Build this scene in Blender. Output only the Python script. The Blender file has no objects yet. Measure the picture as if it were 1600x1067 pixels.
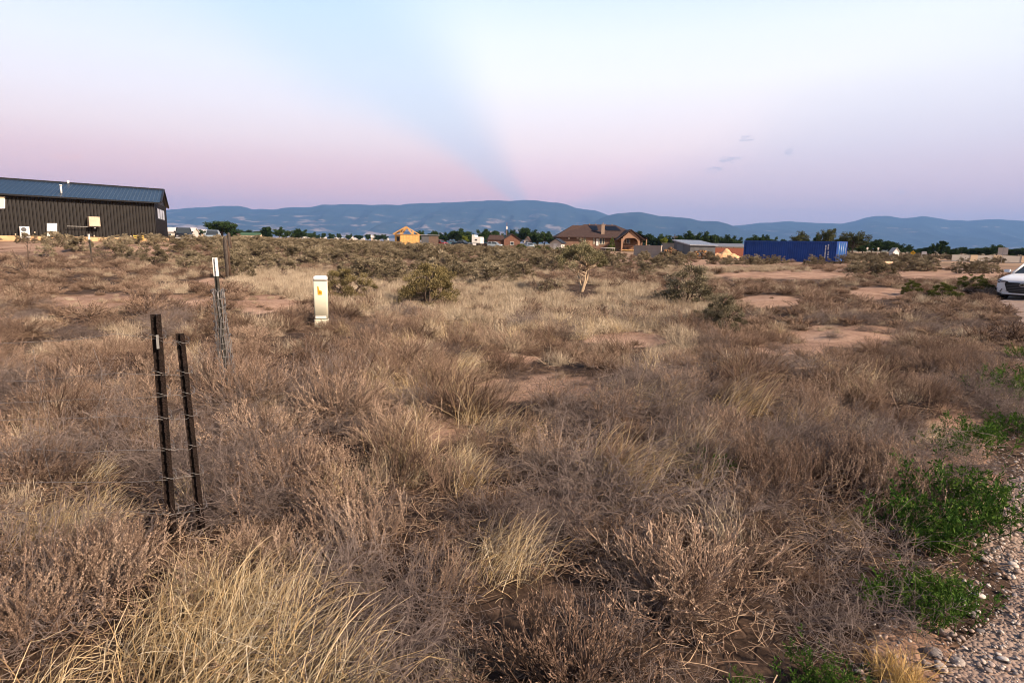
import bpy, bmesh, math, random
import numpy as np
from mathutils import Matrix, Vector, Euler

S = bpy.context.scene
C = S.collection
rad = math.radians
random.seed(11)
RNG = np.random.default_rng(7)

# ------------------------------------------------------------------ camera
FPX, PITCH, ROLL, CAMH = 933.0, 9.35, 1.07, 1.65      # focal length in photo pixels, tilt down, roll, eye height
cam_d = bpy.data.cameras.new('camera'); cam = bpy.data.objects.new('camera', cam_d); C.objects.link(cam)
cam_d.sensor_width = 36.0; cam_d.lens = 36.0 * FPX / 1600.0
cam_d.clip_start = 0.05; cam_d.clip_end = 60000
MROT = (Matrix.Rotation(rad(90 - PITCH), 3, 'X') @ Matrix.Rotation(rad(ROLL), 3, 'Z'))
cam.matrix_world = Matrix.Translation((0, 0, CAMH)) @ MROT.to_4x4()
S.camera = cam
MI = MROT.inverted()

def ss(a, b, x):
    t = np.clip((np.asarray(x, float) - a) / (b - a), 0, 1)
    return t * t * (3 - 2 * t)

def H(x, y):
    """ground height"""
    x = np.asarray(x, float); y = np.asarray(y, float)
    yy = np.maximum(y, 1.0)
    a = x / yy
    h = .95 * ss(18, 65, y) * (1 - ss(-.45, .10, a))
    r = np.hypot(x, y)
    near = 1 - ss(60, 140, r)
    h = h + near * (.05 * np.sin(x * 1.3 + .7 * y) * np.sin(y * 1.1 - .4 * x + 1) + .035 * np.sin(2.9 * x + 1.7) * np.sin(2.3 * y + .5)
                    + .10 * np.sin(.31 * x + .9) * np.sin(.27 * y + .3)) * ss(2, 6, r)
    # sandy mound before the metal building
    h = h + .45 * np.exp(-(((x + 27) / 5.5) ** 2 + ((y - 41) / 3.5) ** 2))
    h = h - .16 * np.exp(-(((x - 20.5) / 4.5) ** 2 + ((y - 23.5) / 4.5) ** 2))
    return h

def ray(px, py):
    return MROT @ Vector(((px - 800) / FPX, (533.5 - py) / FPX, -1))

def pt(px, py, d):
    """point seen at photo pixel px,py and d metres ahead"""
    r = ray(px, py)
    return Vector((0, 0, CAMH)) + r * (d / r.y)

def hor(px):
    return 380.0 + (px - 800) * math.tan(rad(ROLL))

def at(px, d, z=None):
    """ground point in direction of pixel column px, d metres ahead"""
    p = pt(px, hor(px), d)
    return Vector((p.x, p.y, float(H(p.x, p.y)) if z is None else z))

def ground(px, py):
    r = ray(px, py); t = CAMH / -r.z
    for _ in range(12):
        p = Vector((0, 0, CAMH)) + r * t
        t = (CAMH - float(H(p.x, p.y))) / -r.z
    p = Vector((0, 0, CAMH)) + r * t
    return Vector((p.x, p.y, float(H(p.x, p.y))))

def project(P):
    """world points (n,3) -> photo pixels"""
    Q = (np.asarray(P, float) - np.array([0, 0, CAMH])) @ np.array(MI).T
    w = -Q[:, 2]
    w = np.where(w < 1e-3, 1e-3, w)
    return 800 + FPX * Q[:, 0] / w, 533.5 - FPX * Q[:, 1] / w

# ------------------------------------------------------------------ materials
def srgb(r, g, b):
    f = lambda c: (c / 255 / 12.92) if c / 255 <= .04045 else ((c / 255 + .055) / 1.055) ** 2.4
    return (f(r), f(g), f(b), 1)

def new_mat(name):
    m = bpy.data.materials.new(name); m.use_nodes = True
    nt = m.node_tree; b = nt.nodes['Principled BSDF']
    return m, nt, b

def mat(name, col, rough=.8, var=.12, scale=6.0, metal=0.0, bump=0.0, bscale=40.0, spec=.3, detail=4.0, stretch=None):
    """plain coloured material with a soft procedural variation of its own colour"""
    m, nt, b = new_mat(name)
    N, L = nt.nodes, nt.links
    b.inputs['Roughness'].default_value = rough; b.inputs['Metallic'].default_value = metal
    b.inputs['Specular IOR Level'].default_value = spec
    tc = N.new('ShaderNodeTexCoord'); src = tc.outputs['Object']
    if stretch:
        mp = N.new('ShaderNodeMapping'); mp.inputs['Scale'].default_value = stretch; L.new(src, mp.inputs[0]); src = mp.outputs[0]
    nz = N.new('ShaderNodeTexNoise'); nz.inputs['Scale'].default_value = scale; nz.inputs['Detail'].default_value = detail
    L.new(src, nz.inputs['Vector'])
    r = N.new('ShaderNodeValToRGB')
    lo = [max(0, c * (1 - var)) for c in col[:3]] + [1]; hi = [min(1, c * (1 + var)) for c in col[:3]] + [1]
    r.color_ramp.elements[0].position = .3; r.color_ramp.elements[0].color = lo
    r.color_ramp.elements[1].position = .7; r.color_ramp.elements[1].color = hi
    L.new(nz.outputs[0], r.inputs[0]); L.new(r.outputs[0], b.inputs['Base Color'])
    if bump:
        nb = N.new('ShaderNodeTexNoise'); nb.inputs['Scale'].default_value = bscale; L.new(src, nb.inputs['Vector'])
        bp = N.new('ShaderNodeBump'); bp.inputs['Strength'].default_value = bump; bp.inputs['Distance'].default_value = .02
        L.new(nb.outputs[0], bp.inputs['Height']); L.new(bp.outputs[0], b.inputs['Normal'])
    return m

def veg_mat(name, cols, rough=.85, rand=.5, trans=0.0):
    """plant material: colour along 'tint' (a per-stem attribute) and shifted per plant"""
    m, nt, b = new_mat(name)
    N, L = nt.nodes, nt.links
    b.inputs['Roughness'].default_value = rough; b.inputs['Specular IOR Level'].default_value = .12
    at_ = N.new('ShaderNodeAttribute'); at_.attribute_name = 'tint'
    oi = N.new('ShaderNodeObjectInfo')
    ma = N.new('ShaderNodeMath'); ma.operation = 'MULTIPLY_ADD'
    L.new(oi.outputs['Random'], ma.inputs[0]); ma.inputs[1].default_value = rand
    ad = N.new('ShaderNodeMath'); ad.operation = 'MULTIPLY'; L.new(at_.outputs['Fac'], ad.inputs[0]); ad.inputs[1].default_value = 1 - rand
    L.new(ad.outputs[0], ma.inputs[2])
    r = N.new('ShaderNodeValToRGB'); e = r.color_ramp.elements
    e[0].color = (*cols[0], 1); e[1].color = (*cols[-1], 1)
    for k, c in enumerate(cols[1:-1]):
        x = e.new((k + 1) / (len(cols) - 1)); x.color = (*c, 1)
    L.new(ma.outputs[0], r.inputs[0])
    L.new(r.outputs[0], b.inputs['Base Color'])
    if trans:
        tr = N.new('ShaderNodeBsdfTranslucent'); L.new(r.outputs[0], tr.inputs[0])
        mx = N.new('ShaderNodeMixShader'); mx.inputs[0].default_value = trans
        L.new(b.outputs[0], mx.inputs[1]); L.new(tr.outputs[0], mx.inputs[2])
        L.new(mx.outputs[0], nt.nodes['Material Output'].inputs['Surface'])
    return m

# ------------------------------------------------------------------ objects
def tag(o, label=None, cat=None, group=None, kind=None):
    if label: o['label'] = label
    if cat: o['category'] = cat
    if group: o['group'] = group
    if kind: o['kind'] = kind
    return o

def empty(name, loc, rz=0.0):
    o = bpy.data.objects.new(name, None); C.objects.link(o)
    o.empty_display_size = .2
    o.location = loc; o.rotation_euler = (0, 0, rz)
    return o

class MB:
    def __init__(s): s.v = []; s.f = []; s.sm = []
    def add(s, vs, fs, M=None, smooth=False):
        o = len(s.v)
        for v in vs:
            v = Vector(v)
            s.v.append(tuple(M @ v) if M is not None else tuple(v))
        for f in fs: s.f.append([i + o for i in f]); s.sm.append(smooth)
        return s
    def box(s, x0, x1, y0, y1, z0, z1, M=None):
        vs = [(x, y, z) for z in (z0, z1) for y in (y0, y1) for x in (x0, x1)]
        return s.add(vs, [(0, 2, 3, 1), (4, 5, 7, 6), (0, 1, 5, 4), (2, 6, 7, 3), (0, 4, 6, 2), (1, 3, 7, 5)], M)
    def poly(s, pts): return s.add(pts, [tuple(range(len(pts)))])
    def prism(s, prof, a, b, axis='y', M=None):
        """profile (u,z) extruded along axis from a to b"""
        n = len(prof)
        mk = (lambda u, z, t: (u, t, z)) if axis == 'y' else (lambda u, z, t: (t, u, z))
        vs = [mk(u, z, a) for u, z in prof] + [mk(u, z, b) for u, z in prof]
        fs = [tuple(range(n)), tuple(range(2 * n - 1, n - 1, -1))] + [(i, n + i, n + (i + 1) % n, (i + 1) % n) for i in range(n)]
        return s.add(vs, fs, M)
    def cyl(s, p0, p1, r0, r1=None, n=12, caps=True, smooth=True):
        return s.tube([p0, p1], [r0, r0 if r1 is None else r1], n, caps, smooth)
    def tube(s, P, R, n=8, caps=True, smooth=True):
        P = [Vector(p) for p in P]
        if not hasattr(R, '__len__'): R = [R] * len(P)
        vs = []; up = None
        for i, p in enumerate(P):
            t = (P[min(i + 1, len(P) - 1)] - P[max(i - 1, 0)]).normalized()
            if up is None:
                up = t.orthogonal().normalized()
            up = (up - t * up.dot(t)).normalized(); w = t.cross(up)
            for k in range(n):
                a = 2 * math.pi * k / n
                vs.append(p + (up * math.cos(a) + w * math.sin(a)) * R[i])
        fs = [(i * n + k, i * n + (k + 1) % n, (i + 1) * n + (k + 1) % n, (i + 1) * n + k) for i in range(len(P) - 1) for k in range(n)]
        s.add(vs, fs, None, smooth)
        if caps:
            o = len(s.v) - len(vs)
            s.f.append([o + k for k in range(n)][::-1]); s.sm.append(False)
            s.f.append([o + (len(P) - 1) * n + k for k in range(n)]); s.sm.append(False)
        return s
    def build(s, name, m, parent=None, bevel=0.0, loc=None, fix=True):
        me = bpy.data.meshes.new(name); me.from_pydata(s.v, [], s.f)
        me.polygons.foreach_set('use_smooth', s.sm)
        if fix:
            bm = bmesh.new(); bm.from_mesh(me); bmesh.ops.recalc_face_normals(bm, faces=bm.faces); bm.to_mesh(me); bm.free()
        me.materials.append(m); me.update()
        o = bpy.data.objects.new(name, me); C.objects.link(o)
        if parent: o.parent = parent
        if loc: o.location = loc
        if bevel:
            md = o.modifiers.new('bevel', 'BEVEL'); md.width = bevel; md.segments = 2; md.limit_method = 'ANGLE'
        return o

def children(o): return [c for c in bpy.data.objects if c.parent == o]

def copy_tree(o, parent=None):
    c = o.copy(); C.objects.link(c)
    if parent: c.parent = parent
    for ch in children(o): copy_tree(ch, c)
    return c

# ------------------------------------------------------------------ vegetation meshes from numpy
def unit(v):
    return v / np.maximum(np.linalg.norm(v, axis=-1, keepdims=True), 1e-9)

def grow(P0, D0, L, K, rng, bend=(0, 0, 0), jit=.15, bendp=1.0):
    """n curves of K points: start, direction, length; bend is added to the direction over its length"""
    n = len(P0); P = np.zeros((n, K, 3)); P[:, 0] = P0; d = unit(np.array(D0, float))
    bend = np.asarray(bend, float)
    step = (np.broadcast_to(np.asarray(L, float), (n,)) / (K - 1)).reshape(n, 1)
    for k in range(1, K):
        P[:, k] = P[:, k - 1] + d * step
        d = unit(d + bend / (K - 1) * (k / (K - 1)) ** (bendp - 1) + rng.normal(0, jit, (n, 3)) / math.sqrt(K - 1))
    return P

def sample(P, t):
    """points and tangents at parameter t (n,m) of curves P (n,K,3) -> flat arrays"""
    n, K, _ = P.shape; x = t * (K - 1); i = np.minimum(x.astype(int), K - 2); f = (x - i)[..., None]
    r = np.arange(n)[:, None]
    a, b = P[r, i], P[r, i + 1]
    return (a + (b - a) * f).reshape(-1, 3), unit(b - a).reshape(-1, 3)

def rand_dirs(n, rng):
    return unit(rng.normal(size=(n, 3)))

class VM:
    """collects triangles and quads with a tint per vertex"""
    def __init__(s): s.V = []; s.T = []; s.F = []; s.M = []; s.n = 0
    def _add(s, V, F, tint, m=0):
        s.V.append(V); s.T.append(np.broadcast_to(tint, (len(V),)).astype(float) if np.ndim(tint) == 0 else tint)
        s.F.append(F + s.n); s.M.append(np.full(len(F), m)); s.n += len(V)
    def tubes(s, P, r0, r1, tint, sides=3, m=0):
        n, K, _ = P.shape
        T = np.empty_like(P); T[:, 1:-1] = P[:, 2:] - P[:, :-2]; T[:, 0] = P[:, 1] - P[:, 0]; T[:, -1] = P[:, -1] - P[:, -2]
        T = unit(T); a = np.where(np.abs(T[..., 2:3]) < .9, np.array([0, 0, 1.]), np.array([1., 0, 0]))
        U = unit(np.cross(T, a)); W = np.cross(T, U)
        r = (np.asarray(r0).reshape(-1, 1) * (1 - np.linspace(0, 1, K)) + np.asarray(r1).reshape(-1, 1) * np.linspace(0, 1, K)) * np.ones((n, 1))
        ang = np.arange(sides) * 2 * math.pi / sides
        V = P[:, :, None] + r[:, :, None, None] * (U[:, :, None] * np.cos(ang)[:, None] + W[:, :, None] * np.sin(ang)[:, None])
        idx = np.arange(n * K * sides).reshape(n, K, sides); nx = np.roll(idx, -1, axis=2)
        F = np.stack([idx[:, :-1], nx[:, :-1], nx[:, 1:], idx[:, 1:]], -1).reshape(-1, 4)
        tt = np.repeat(np.broadcast_to(tint, (n,)), K * sides)
        s._add(V.reshape(-1, 3), F, tt, m)
    def ribbons(s, P, w0, w1, tint, rng, m=0, side=None, wmid=None):
        n, K, _ = P.shape
        T = unit(P[:, -1] - P[:, 0]); sd = rand_dirs(n, rng) if side is None else side
        sd = unit(np.cross(T, sd))[:, None]
        w = np.asarray(w0).reshape(-1, 1) * (1 - np.linspace(0, 1, K)) + np.asarray(w1).reshape(-1, 1) * np.linspace(0, 1, K)
        w = (w * np.ones((n, 1)))[..., None] * .5
        V = np.stack([P - sd * w, P + sd * w], 2)
        idx = np.arange(n * K * 2).reshape(n, K, 2)
        F = np.stack([idx[:, :-1, 0], idx[:, :-1, 1], idx[:, 1:, 1], idx[:, 1:, 0]], -1).reshape(-1, 4)
        tt = np.repeat(np.broadcast_to(tint, (n,)), K * 2) if np.ndim(tint) < 2 else np.repeat(tint.reshape(-1), 2)
        s._add(V.reshape(-1, 3), F, tt, m)
    def leaves(s, P, D, L, W, tint, rng, m=0):
        n = len(P); D = unit(D); sd = unit(np.cross(D, rand_dirs(n, rng))); L = np.broadcast_to(L, (n,))[:, None]; W = np.broadcast_to(W, (n,))[:, None]
        up = np.cross(D, sd)
        V = np.stack([P, P + D * L * .5 + sd * W * .5 + up * W * .12, P + D * L, P + D * L * .5 - sd * W * .5 + up * W * .12], 1)
        F = np.arange(n * 4).reshape(n, 4)
        s._add(V.reshape(-1, 3), F, np.repeat(np.broadcast_to(tint, (n,)), 4), m)
    def mesh(s, name, mats):
        V = np.concatenate(s.V); F = np.concatenate(s.F); T = np.concatenate(s.T); M = np.concatenate(s.M)
        me = bpy.data.meshes.new(name); me.vertices.add(len(V)); me.vertices.foreach_set('co', V.astype('f').ravel())
        me.loops.add(F.size); me.loops.foreach_set('vertex_index', F.astype('i').ravel())
        me.polygons.add(len(F)); me.polygons.foreach_set('loop_start', np.arange(0, F.size, 4, dtype='i'))
        try: me.polygons.foreach_set('loop_total', np.full(len(F), 4, 'i'))
        except Exception: pass
        a = me.attributes.new('tint', 'FLOAT', 'POINT'); a.data.foreach_set('value', T.astype('f'))
        for mm in mats: me.materials.append(mm)
        me.polygons.foreach_set('material_index', M.astype('i'))
        me.update(calc_edges=True)
        return me

def mesh_obj(name, me, parent=None, loc=None):
    o = bpy.data.objects.new(name, me); C.objects.link(o)
    if parent: o.parent = parent
    if loc is not None: o.location = loc
    return o

def scatter(name, meshes, pts, rots, scl, idx, m0):
    """one object whose geometry nodes set the meshes out on its points"""
    col = bpy.data.collections.new(name + '_kinds')
    for k, me in enumerate(meshes):
        col.objects.link(bpy.data.objects.new('%s_kind_%03d' % (name, k), me))
    n = len(pts)
    me = bpy.data.meshes.new(name); me.vertices.add(n); me.vertices.foreach_set('co', np.asarray(pts, 'f').ravel())
    a = me.attributes.new('turn', 'FLOAT_VECTOR', 'POINT'); a.data.foreach_set('vector', np.asarray(rots, 'f').ravel())
    a = me.attributes.new('size', 'FLOAT_VECTOR', 'POINT'); a.data.foreach_set('vector', np.asarray(scl, 'f').ravel())
    a = me.attributes.new('which', 'INT', 'POINT'); a.data.foreach_set('value', np.asarray(idx, 'i'))
    me.materials.append(m0)
    o = bpy.data.objects.new(name, me); C.objects.link(o)
    ng = bpy.data.node_groups.new(name, 'GeometryNodeTree')
    ng.interface.new_socket('Geometry', in_out='INPUT', socket_type='NodeSocketGeometry')
    ng.interface.new_socket('Geometry', in_out='OUTPUT', socket_type='NodeSocketGeometry')
    N, L = ng.nodes, ng.links
    gi = N.new('NodeGroupInput'); go = N.new('NodeGroupOutput')
    ci = N.new('GeometryNodeCollectionInfo'); ci.inputs['Collection'].default_value = col
    ci.inputs['Separate Children'].default_value = True; ci.inputs['Reset Children'].default_value = True
    ip = N.new('GeometryNodeInstanceOnPoints'); ip.inputs['Pick Instance'].default_value = True
    def attr(nm, ty):
        q = N.new('GeometryNodeInputNamedAttribute'); q.data_type = ty; q.inputs['Name'].default_value = nm
        return q.outputs['Attribute']
    L.new(gi.outputs[0], ip.inputs['Points']); L.new(ci.outputs[0], ip.inputs['Instance'])
    L.new(attr('which', 'INT'), ip.inputs['Instance Index']); L.new(attr('size', 'FLOAT_VECTOR'), ip.inputs['Scale'])
    er = N.new('FunctionNodeEulerToRotation'); L.new(attr('turn', 'FLOAT_VECTOR'), er.inputs[0]); L.new(er.outputs[0], ip.inputs['Rotation'])
    L.new(ip.outputs[0], go.inputs[0])
    md = o.modifiers.new('scatter', 'NODES'); md.node_group = ng
    return o

def inell(px, py, L_, low=1.0, V=None):
    from mathutils import noise as mn
    m = np.zeros(len(px), bool)
    w = 0 if V is None else np.array([-.15 + .65 * mn.fractal(Vector((p[0] * 1.7, p[1] * 1.7, 4.4)), 1.0, 2.0, 4) if 0 < p[1] < 60 else 0 for p in V])
    for cx, cy_, rx, ry in L_:
        dy = py - cy_; m |= ((px - cx) / rx) ** 2 + (np.where(dy > 0, dy / (ry * low), dy / ry)) ** 2 + w < 1
    return m
BARE = [(845, 604, 80, 18), (905, 632, 40, 10), (868, 700, 50, 16), (880, 796, 44, 20), (1325, 524, 95, 15), (1235, 545, 60, 10), (420, 474, 48, 13), (300, 470, 50, 9), (150, 470, 90, 9), (230, 388, 70, 9), (80, 384, 120, 9), (1375, 458, 46, 9), (985, 530, 60, 10), (690, 672, 34, 18), (1200, 470, 50, 9), (760, 372, 90, 4), (980, 393, 120, 5), (1120, 410, 90, 5), (1480, 428, 90, 6), (330, 440, 24, 6), (790, 560, 40, 6), (1440, 590, 30, 8), (1230, 430, 110, 5), (1490, 720, 60, 90), (1430, 1010, 55, 45)]
# ------------------------------------------------------------------ sky
W = bpy.data.worlds.new('World'); S.world = W; W.use_nodes = True
nt = W.node_tree; N, L = nt.nodes, nt.links
bg = N['Background']; wo = N['World Output']
def M_(op, a, b=None, c=None, clamp=False):
    n = N.new('ShaderNodeMath'); n.operation = op; n.use_clamp = clamp
    for k, v in enumerate((a, b, c)):
        if v is None: continue
        if isinstance(v, (int, float)): n.inputs[k].default_value = v
        else: L.new(v, n.inputs[k])
    return n.outputs[0]
def dotv(v):
    n = N.new('ShaderNodeVectorMath'); n.operation = 'DOT_PRODUCT'; L.new(tcw.outputs['Generated'], n.inputs[0]); n.inputs[1].default_value = v
    return n.outputs['Value']
def smooth(x, a, b):
    n = N.new('ShaderNodeMapRange'); n.interpolation_type = 'SMOOTHSTEP'; L.new(x, n.inputs[0])
    n.inputs[1].default_value = a; n.inputs[2].default_value = b; return n.outputs[0]
def ramp(x, stops, gain=1.0):
    r = N.new('ShaderNodeValToRGB'); e = r.color_ramp.elements
    for k, (p, c) in enumerate(stops):
        el = e[k] if k < 2 else e.new(p)
        el.position = p; q = srgb(*c); el.color = (q[0] * gain, q[1] * gain, q[2] * gain, 1)
    L.new(x, r.inputs[0]); return r.outputs[0]
def mixc(f, a, b, mode='MIX'):
    n = N.new('ShaderNodeMix'); n.data_type = 'RGBA'; n.blend_type = mode
    if isinstance(f, (int, float)): n.inputs[0].default_value = f
    else: L.new(f, n.inputs[0])
    L.new(a, n.inputs[6]); L.new(b, n.inputs[7]); return n.outputs[2]
tcw = N.new('ShaderNodeTexCoord')
sx = N.new('ShaderNodeSeparateXYZ'); L.new(tcw.outputs['Generated'], sx.inputs[0])
z, y = sx.outputs[2], sx.outputs[1]
ZEN = [(.52, (80, 112, 162)), (1.0, (30, 50, 90))]
bright = ramp(z, [(0, (206, 172, 190)), (.05, (226, 180, 196)), (.082, (236, 187, 200)), (.112, (238, 200, 210)), (.15, (240, 216, 221)), (.19, (239, 225, 231)), (.245, (238, 235, 239)), (.30, (229, 233, 243)), (.36, (208, 223, 243))] + ZEN)
shadow = ramp(z, [(0, (180, 166, 186)), (.05, (198, 174, 192)), (.082, (202, 181, 200)), (.112, (204, 188, 206)), (.15, (202, 198, 218)), (.19, (203, 207, 225)), (.245, (201, 211, 230)), (.30, (192, 210, 233)), (.36, (180, 206, 236))] + ZEN)
pinkl = ramp(z, [(0, (204, 164, 184)), (.05, (224, 172, 184)), (.082, (230, 177, 187)), (.112, (229, 186, 195)), (.15, (231, 206, 213)), (.19, (229, 216, 225)), (.245, (222, 221, 232)), (.30, (208, 217, 234)), (.36, (188, 209, 236))] + ZEN)
AD = ray(838, 338).normalized(); AR = AD.cross(Vector((0, 0, 1))).normalized(); AU = AR.cross(AD).normalized()
dd = M_('MAXIMUM', dotv(AD), .05)
u = M_('DIVIDE', dotv(AR), dd); v = M_('DIVIDE', dotv(AU), dd)
th = M_('MULTIPLY', M_('ARCTAN2', u, v), 57.29578)
nz = N.new('ShaderNodeTexNoise'); nz.inputs['Scale'].default_value = 3.0; nz.inputs['Detail'].default_value = 2; L.new(tcw.outputs['Generated'], nz.inputs['Vector'])
th = M_('ADD', th, M_('MULTIPLY', M_('SUBTRACT', nz.outputs[0], .5), 14))
shadow = mixc(.10, shadow, bright)
c = mixc(smooth(th, -46, -17), shadow, bright)
c = mixc(M_('MULTIPLY', smooth(th, 60, 82), .8), c, shadow)
c = mixc(smooth(th, -51, -65), c, pinkl)
# faint extra rays
ray2 = M_('MULTIPLY', M_('SINE', M_('MULTIPLY', th, .21)), .5)
# a few small torn clouds low in the east, and a pink wisp
def spot(px, py, w, h):
    d = ray(px, py).normalized(); r_ = d.cross(Vector((0, 0, 1))).normalized(); u_ = r_.cross(d)
    a = M_('DIVIDE', dotv(r_), w / FPX); b = M_('DIVIDE', dotv(u_), h / FPX)
    q = M_('ADD', M_('MULTIPLY', a, a), M_('MULTIPLY', b, b))
    f = M_('MULTIPLY', smooth(q, 1.0, 0.0), smooth(dotv(d), .9, .95))
    return f
cn = N.new('ShaderNodeTexNoise'); cn.inputs['Scale'].default_value = 95; cn.inputs['Detail'].default_value = 5; cn.inputs['Roughness'].default_value = .65
mpw = N.new('ShaderNodeMapping'); mpw.inputs['Scale'].default_value = (1, 1, 2.6); L.new(tcw.outputs['Generated'], mpw.inputs[0]); L.new(mpw.outputs[0], cn.inputs['Vector'])
tot = None
for s_ in ((1116, 266, 17, 7), (1140, 250, 22, 7), (1166, 217, 18, 6), (1233, 237, 9, 7), (1405, 300, 26, 4)):
    q = spot(*s_); tot = q if tot is None else M_('MAXIMUM', tot, q)
cl = M_('MULTIPLY', smooth(M_('ADD', cn.outputs[0], M_('MULTIPLY', tot, .20)), .60, .74), M_('MULTIPLY', tot, 1.6, clamp=True))
rgb = N.new('ShaderNodeRGB'); rgb.outputs[0].default_value = srgb(160, 160, 192)
c = mixc(M_('MULTIPLY', cl, .5, clamp=True), c, rgb.outputs[0])
pk = spot(108, 246, 26, 7)
pkf = M_('MULTIPLY', smooth(M_('ADD', cn.outputs[0], M_('MULTIPLY', pk, .3)), .6, .8), M_('MULTIPLY', pk, .7))
rgb2 = N.new('ShaderNodeRGB'); rgb2.outputs[0].default_value = srgb(235, 180, 185)
c = mixc(pkf, c, rgb2.outputs[0])
# the afterglow in the west, behind the photographer
west = ramp(z, [(0, (255, 190, 130)), (.08, (255, 214, 165)), (.2, (255, 232, 205)), (.4, (228, 228, 232)), (.6, (96, 118, 160)), (1.0, (40, 64, 108))])
wm = N.new('ShaderNodeMix'); wm.data_type = 'RGBA'; wm.blend_type = 'MULTIPLY'; wm.inputs[0].default_value = 1
L.new(west, wm.inputs[6]); wm.inputs[7].default_value = (.62, .62, .62, 1)
c = mixc(smooth(y, .1, -.5), c, wm.outputs[2])
L.new(c, bg.inputs[0]); bg.inputs[1].default_value = .69
sky = N.new('ShaderNodeTexSky'); sky.sky_type = 'NISHITA'; sky.sun_disc = False
SUN_EL, SUN_AZ = rad(31), rad(124)       # azimuth clockwise from +Y
sky.sun_elevation = rad(3); sky.sun_rotation = SUN_AZ; sky.dust_density = 2
bg2 = N.new('ShaderNodeBackground'); bg2.inputs[1].default_value = .05; L.new(sky.outputs[0], bg2.inputs[0])
ad = N.new('ShaderNodeAddShader'); L.new(bg.outputs[0], ad.inputs[0]); L.new(bg2.outputs[0], ad.inputs[1]); L.new(ad.outputs[0], wo.inputs[0])

sd = bpy.data.lights.new('sun', 'SUN'); sun = bpy.data.objects.new('sun', sd); C.objects.link(sun)
sd.energy = 5.0; sd.angle = rad(5); sd.color = (1.0, .79, .60)
to_sun = Vector((math.sin(SUN_AZ) * math.cos(SUN_EL), math.cos(SUN_AZ) * math.cos(SUN_EL), math.sin(SUN_EL)))
sun.rotation_euler = to_sun.to_track_quat('Z', 'Y').to_euler()

S.view_settings.view_transform = 'Standard'; S.view_settings.look = 'None'; S.view_settings.gamma = 1
S.view_settings.exposure = 0.86; S.view_settings.use_curve_mapping = False
S.render.engine = 'CYCLES'
cy = S.cycles
cy.max_bounces = 5; cy.diffuse_bounces = 1; cy.glossy_bounces = 2; cy.transmission_bounces = 2; cy.volume_bounces = 0; cy.transparent_max_bounces = 6
cy.use_denoising = True; cy.filter_width = 1.0
cy.volume_max_steps = 64

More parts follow.
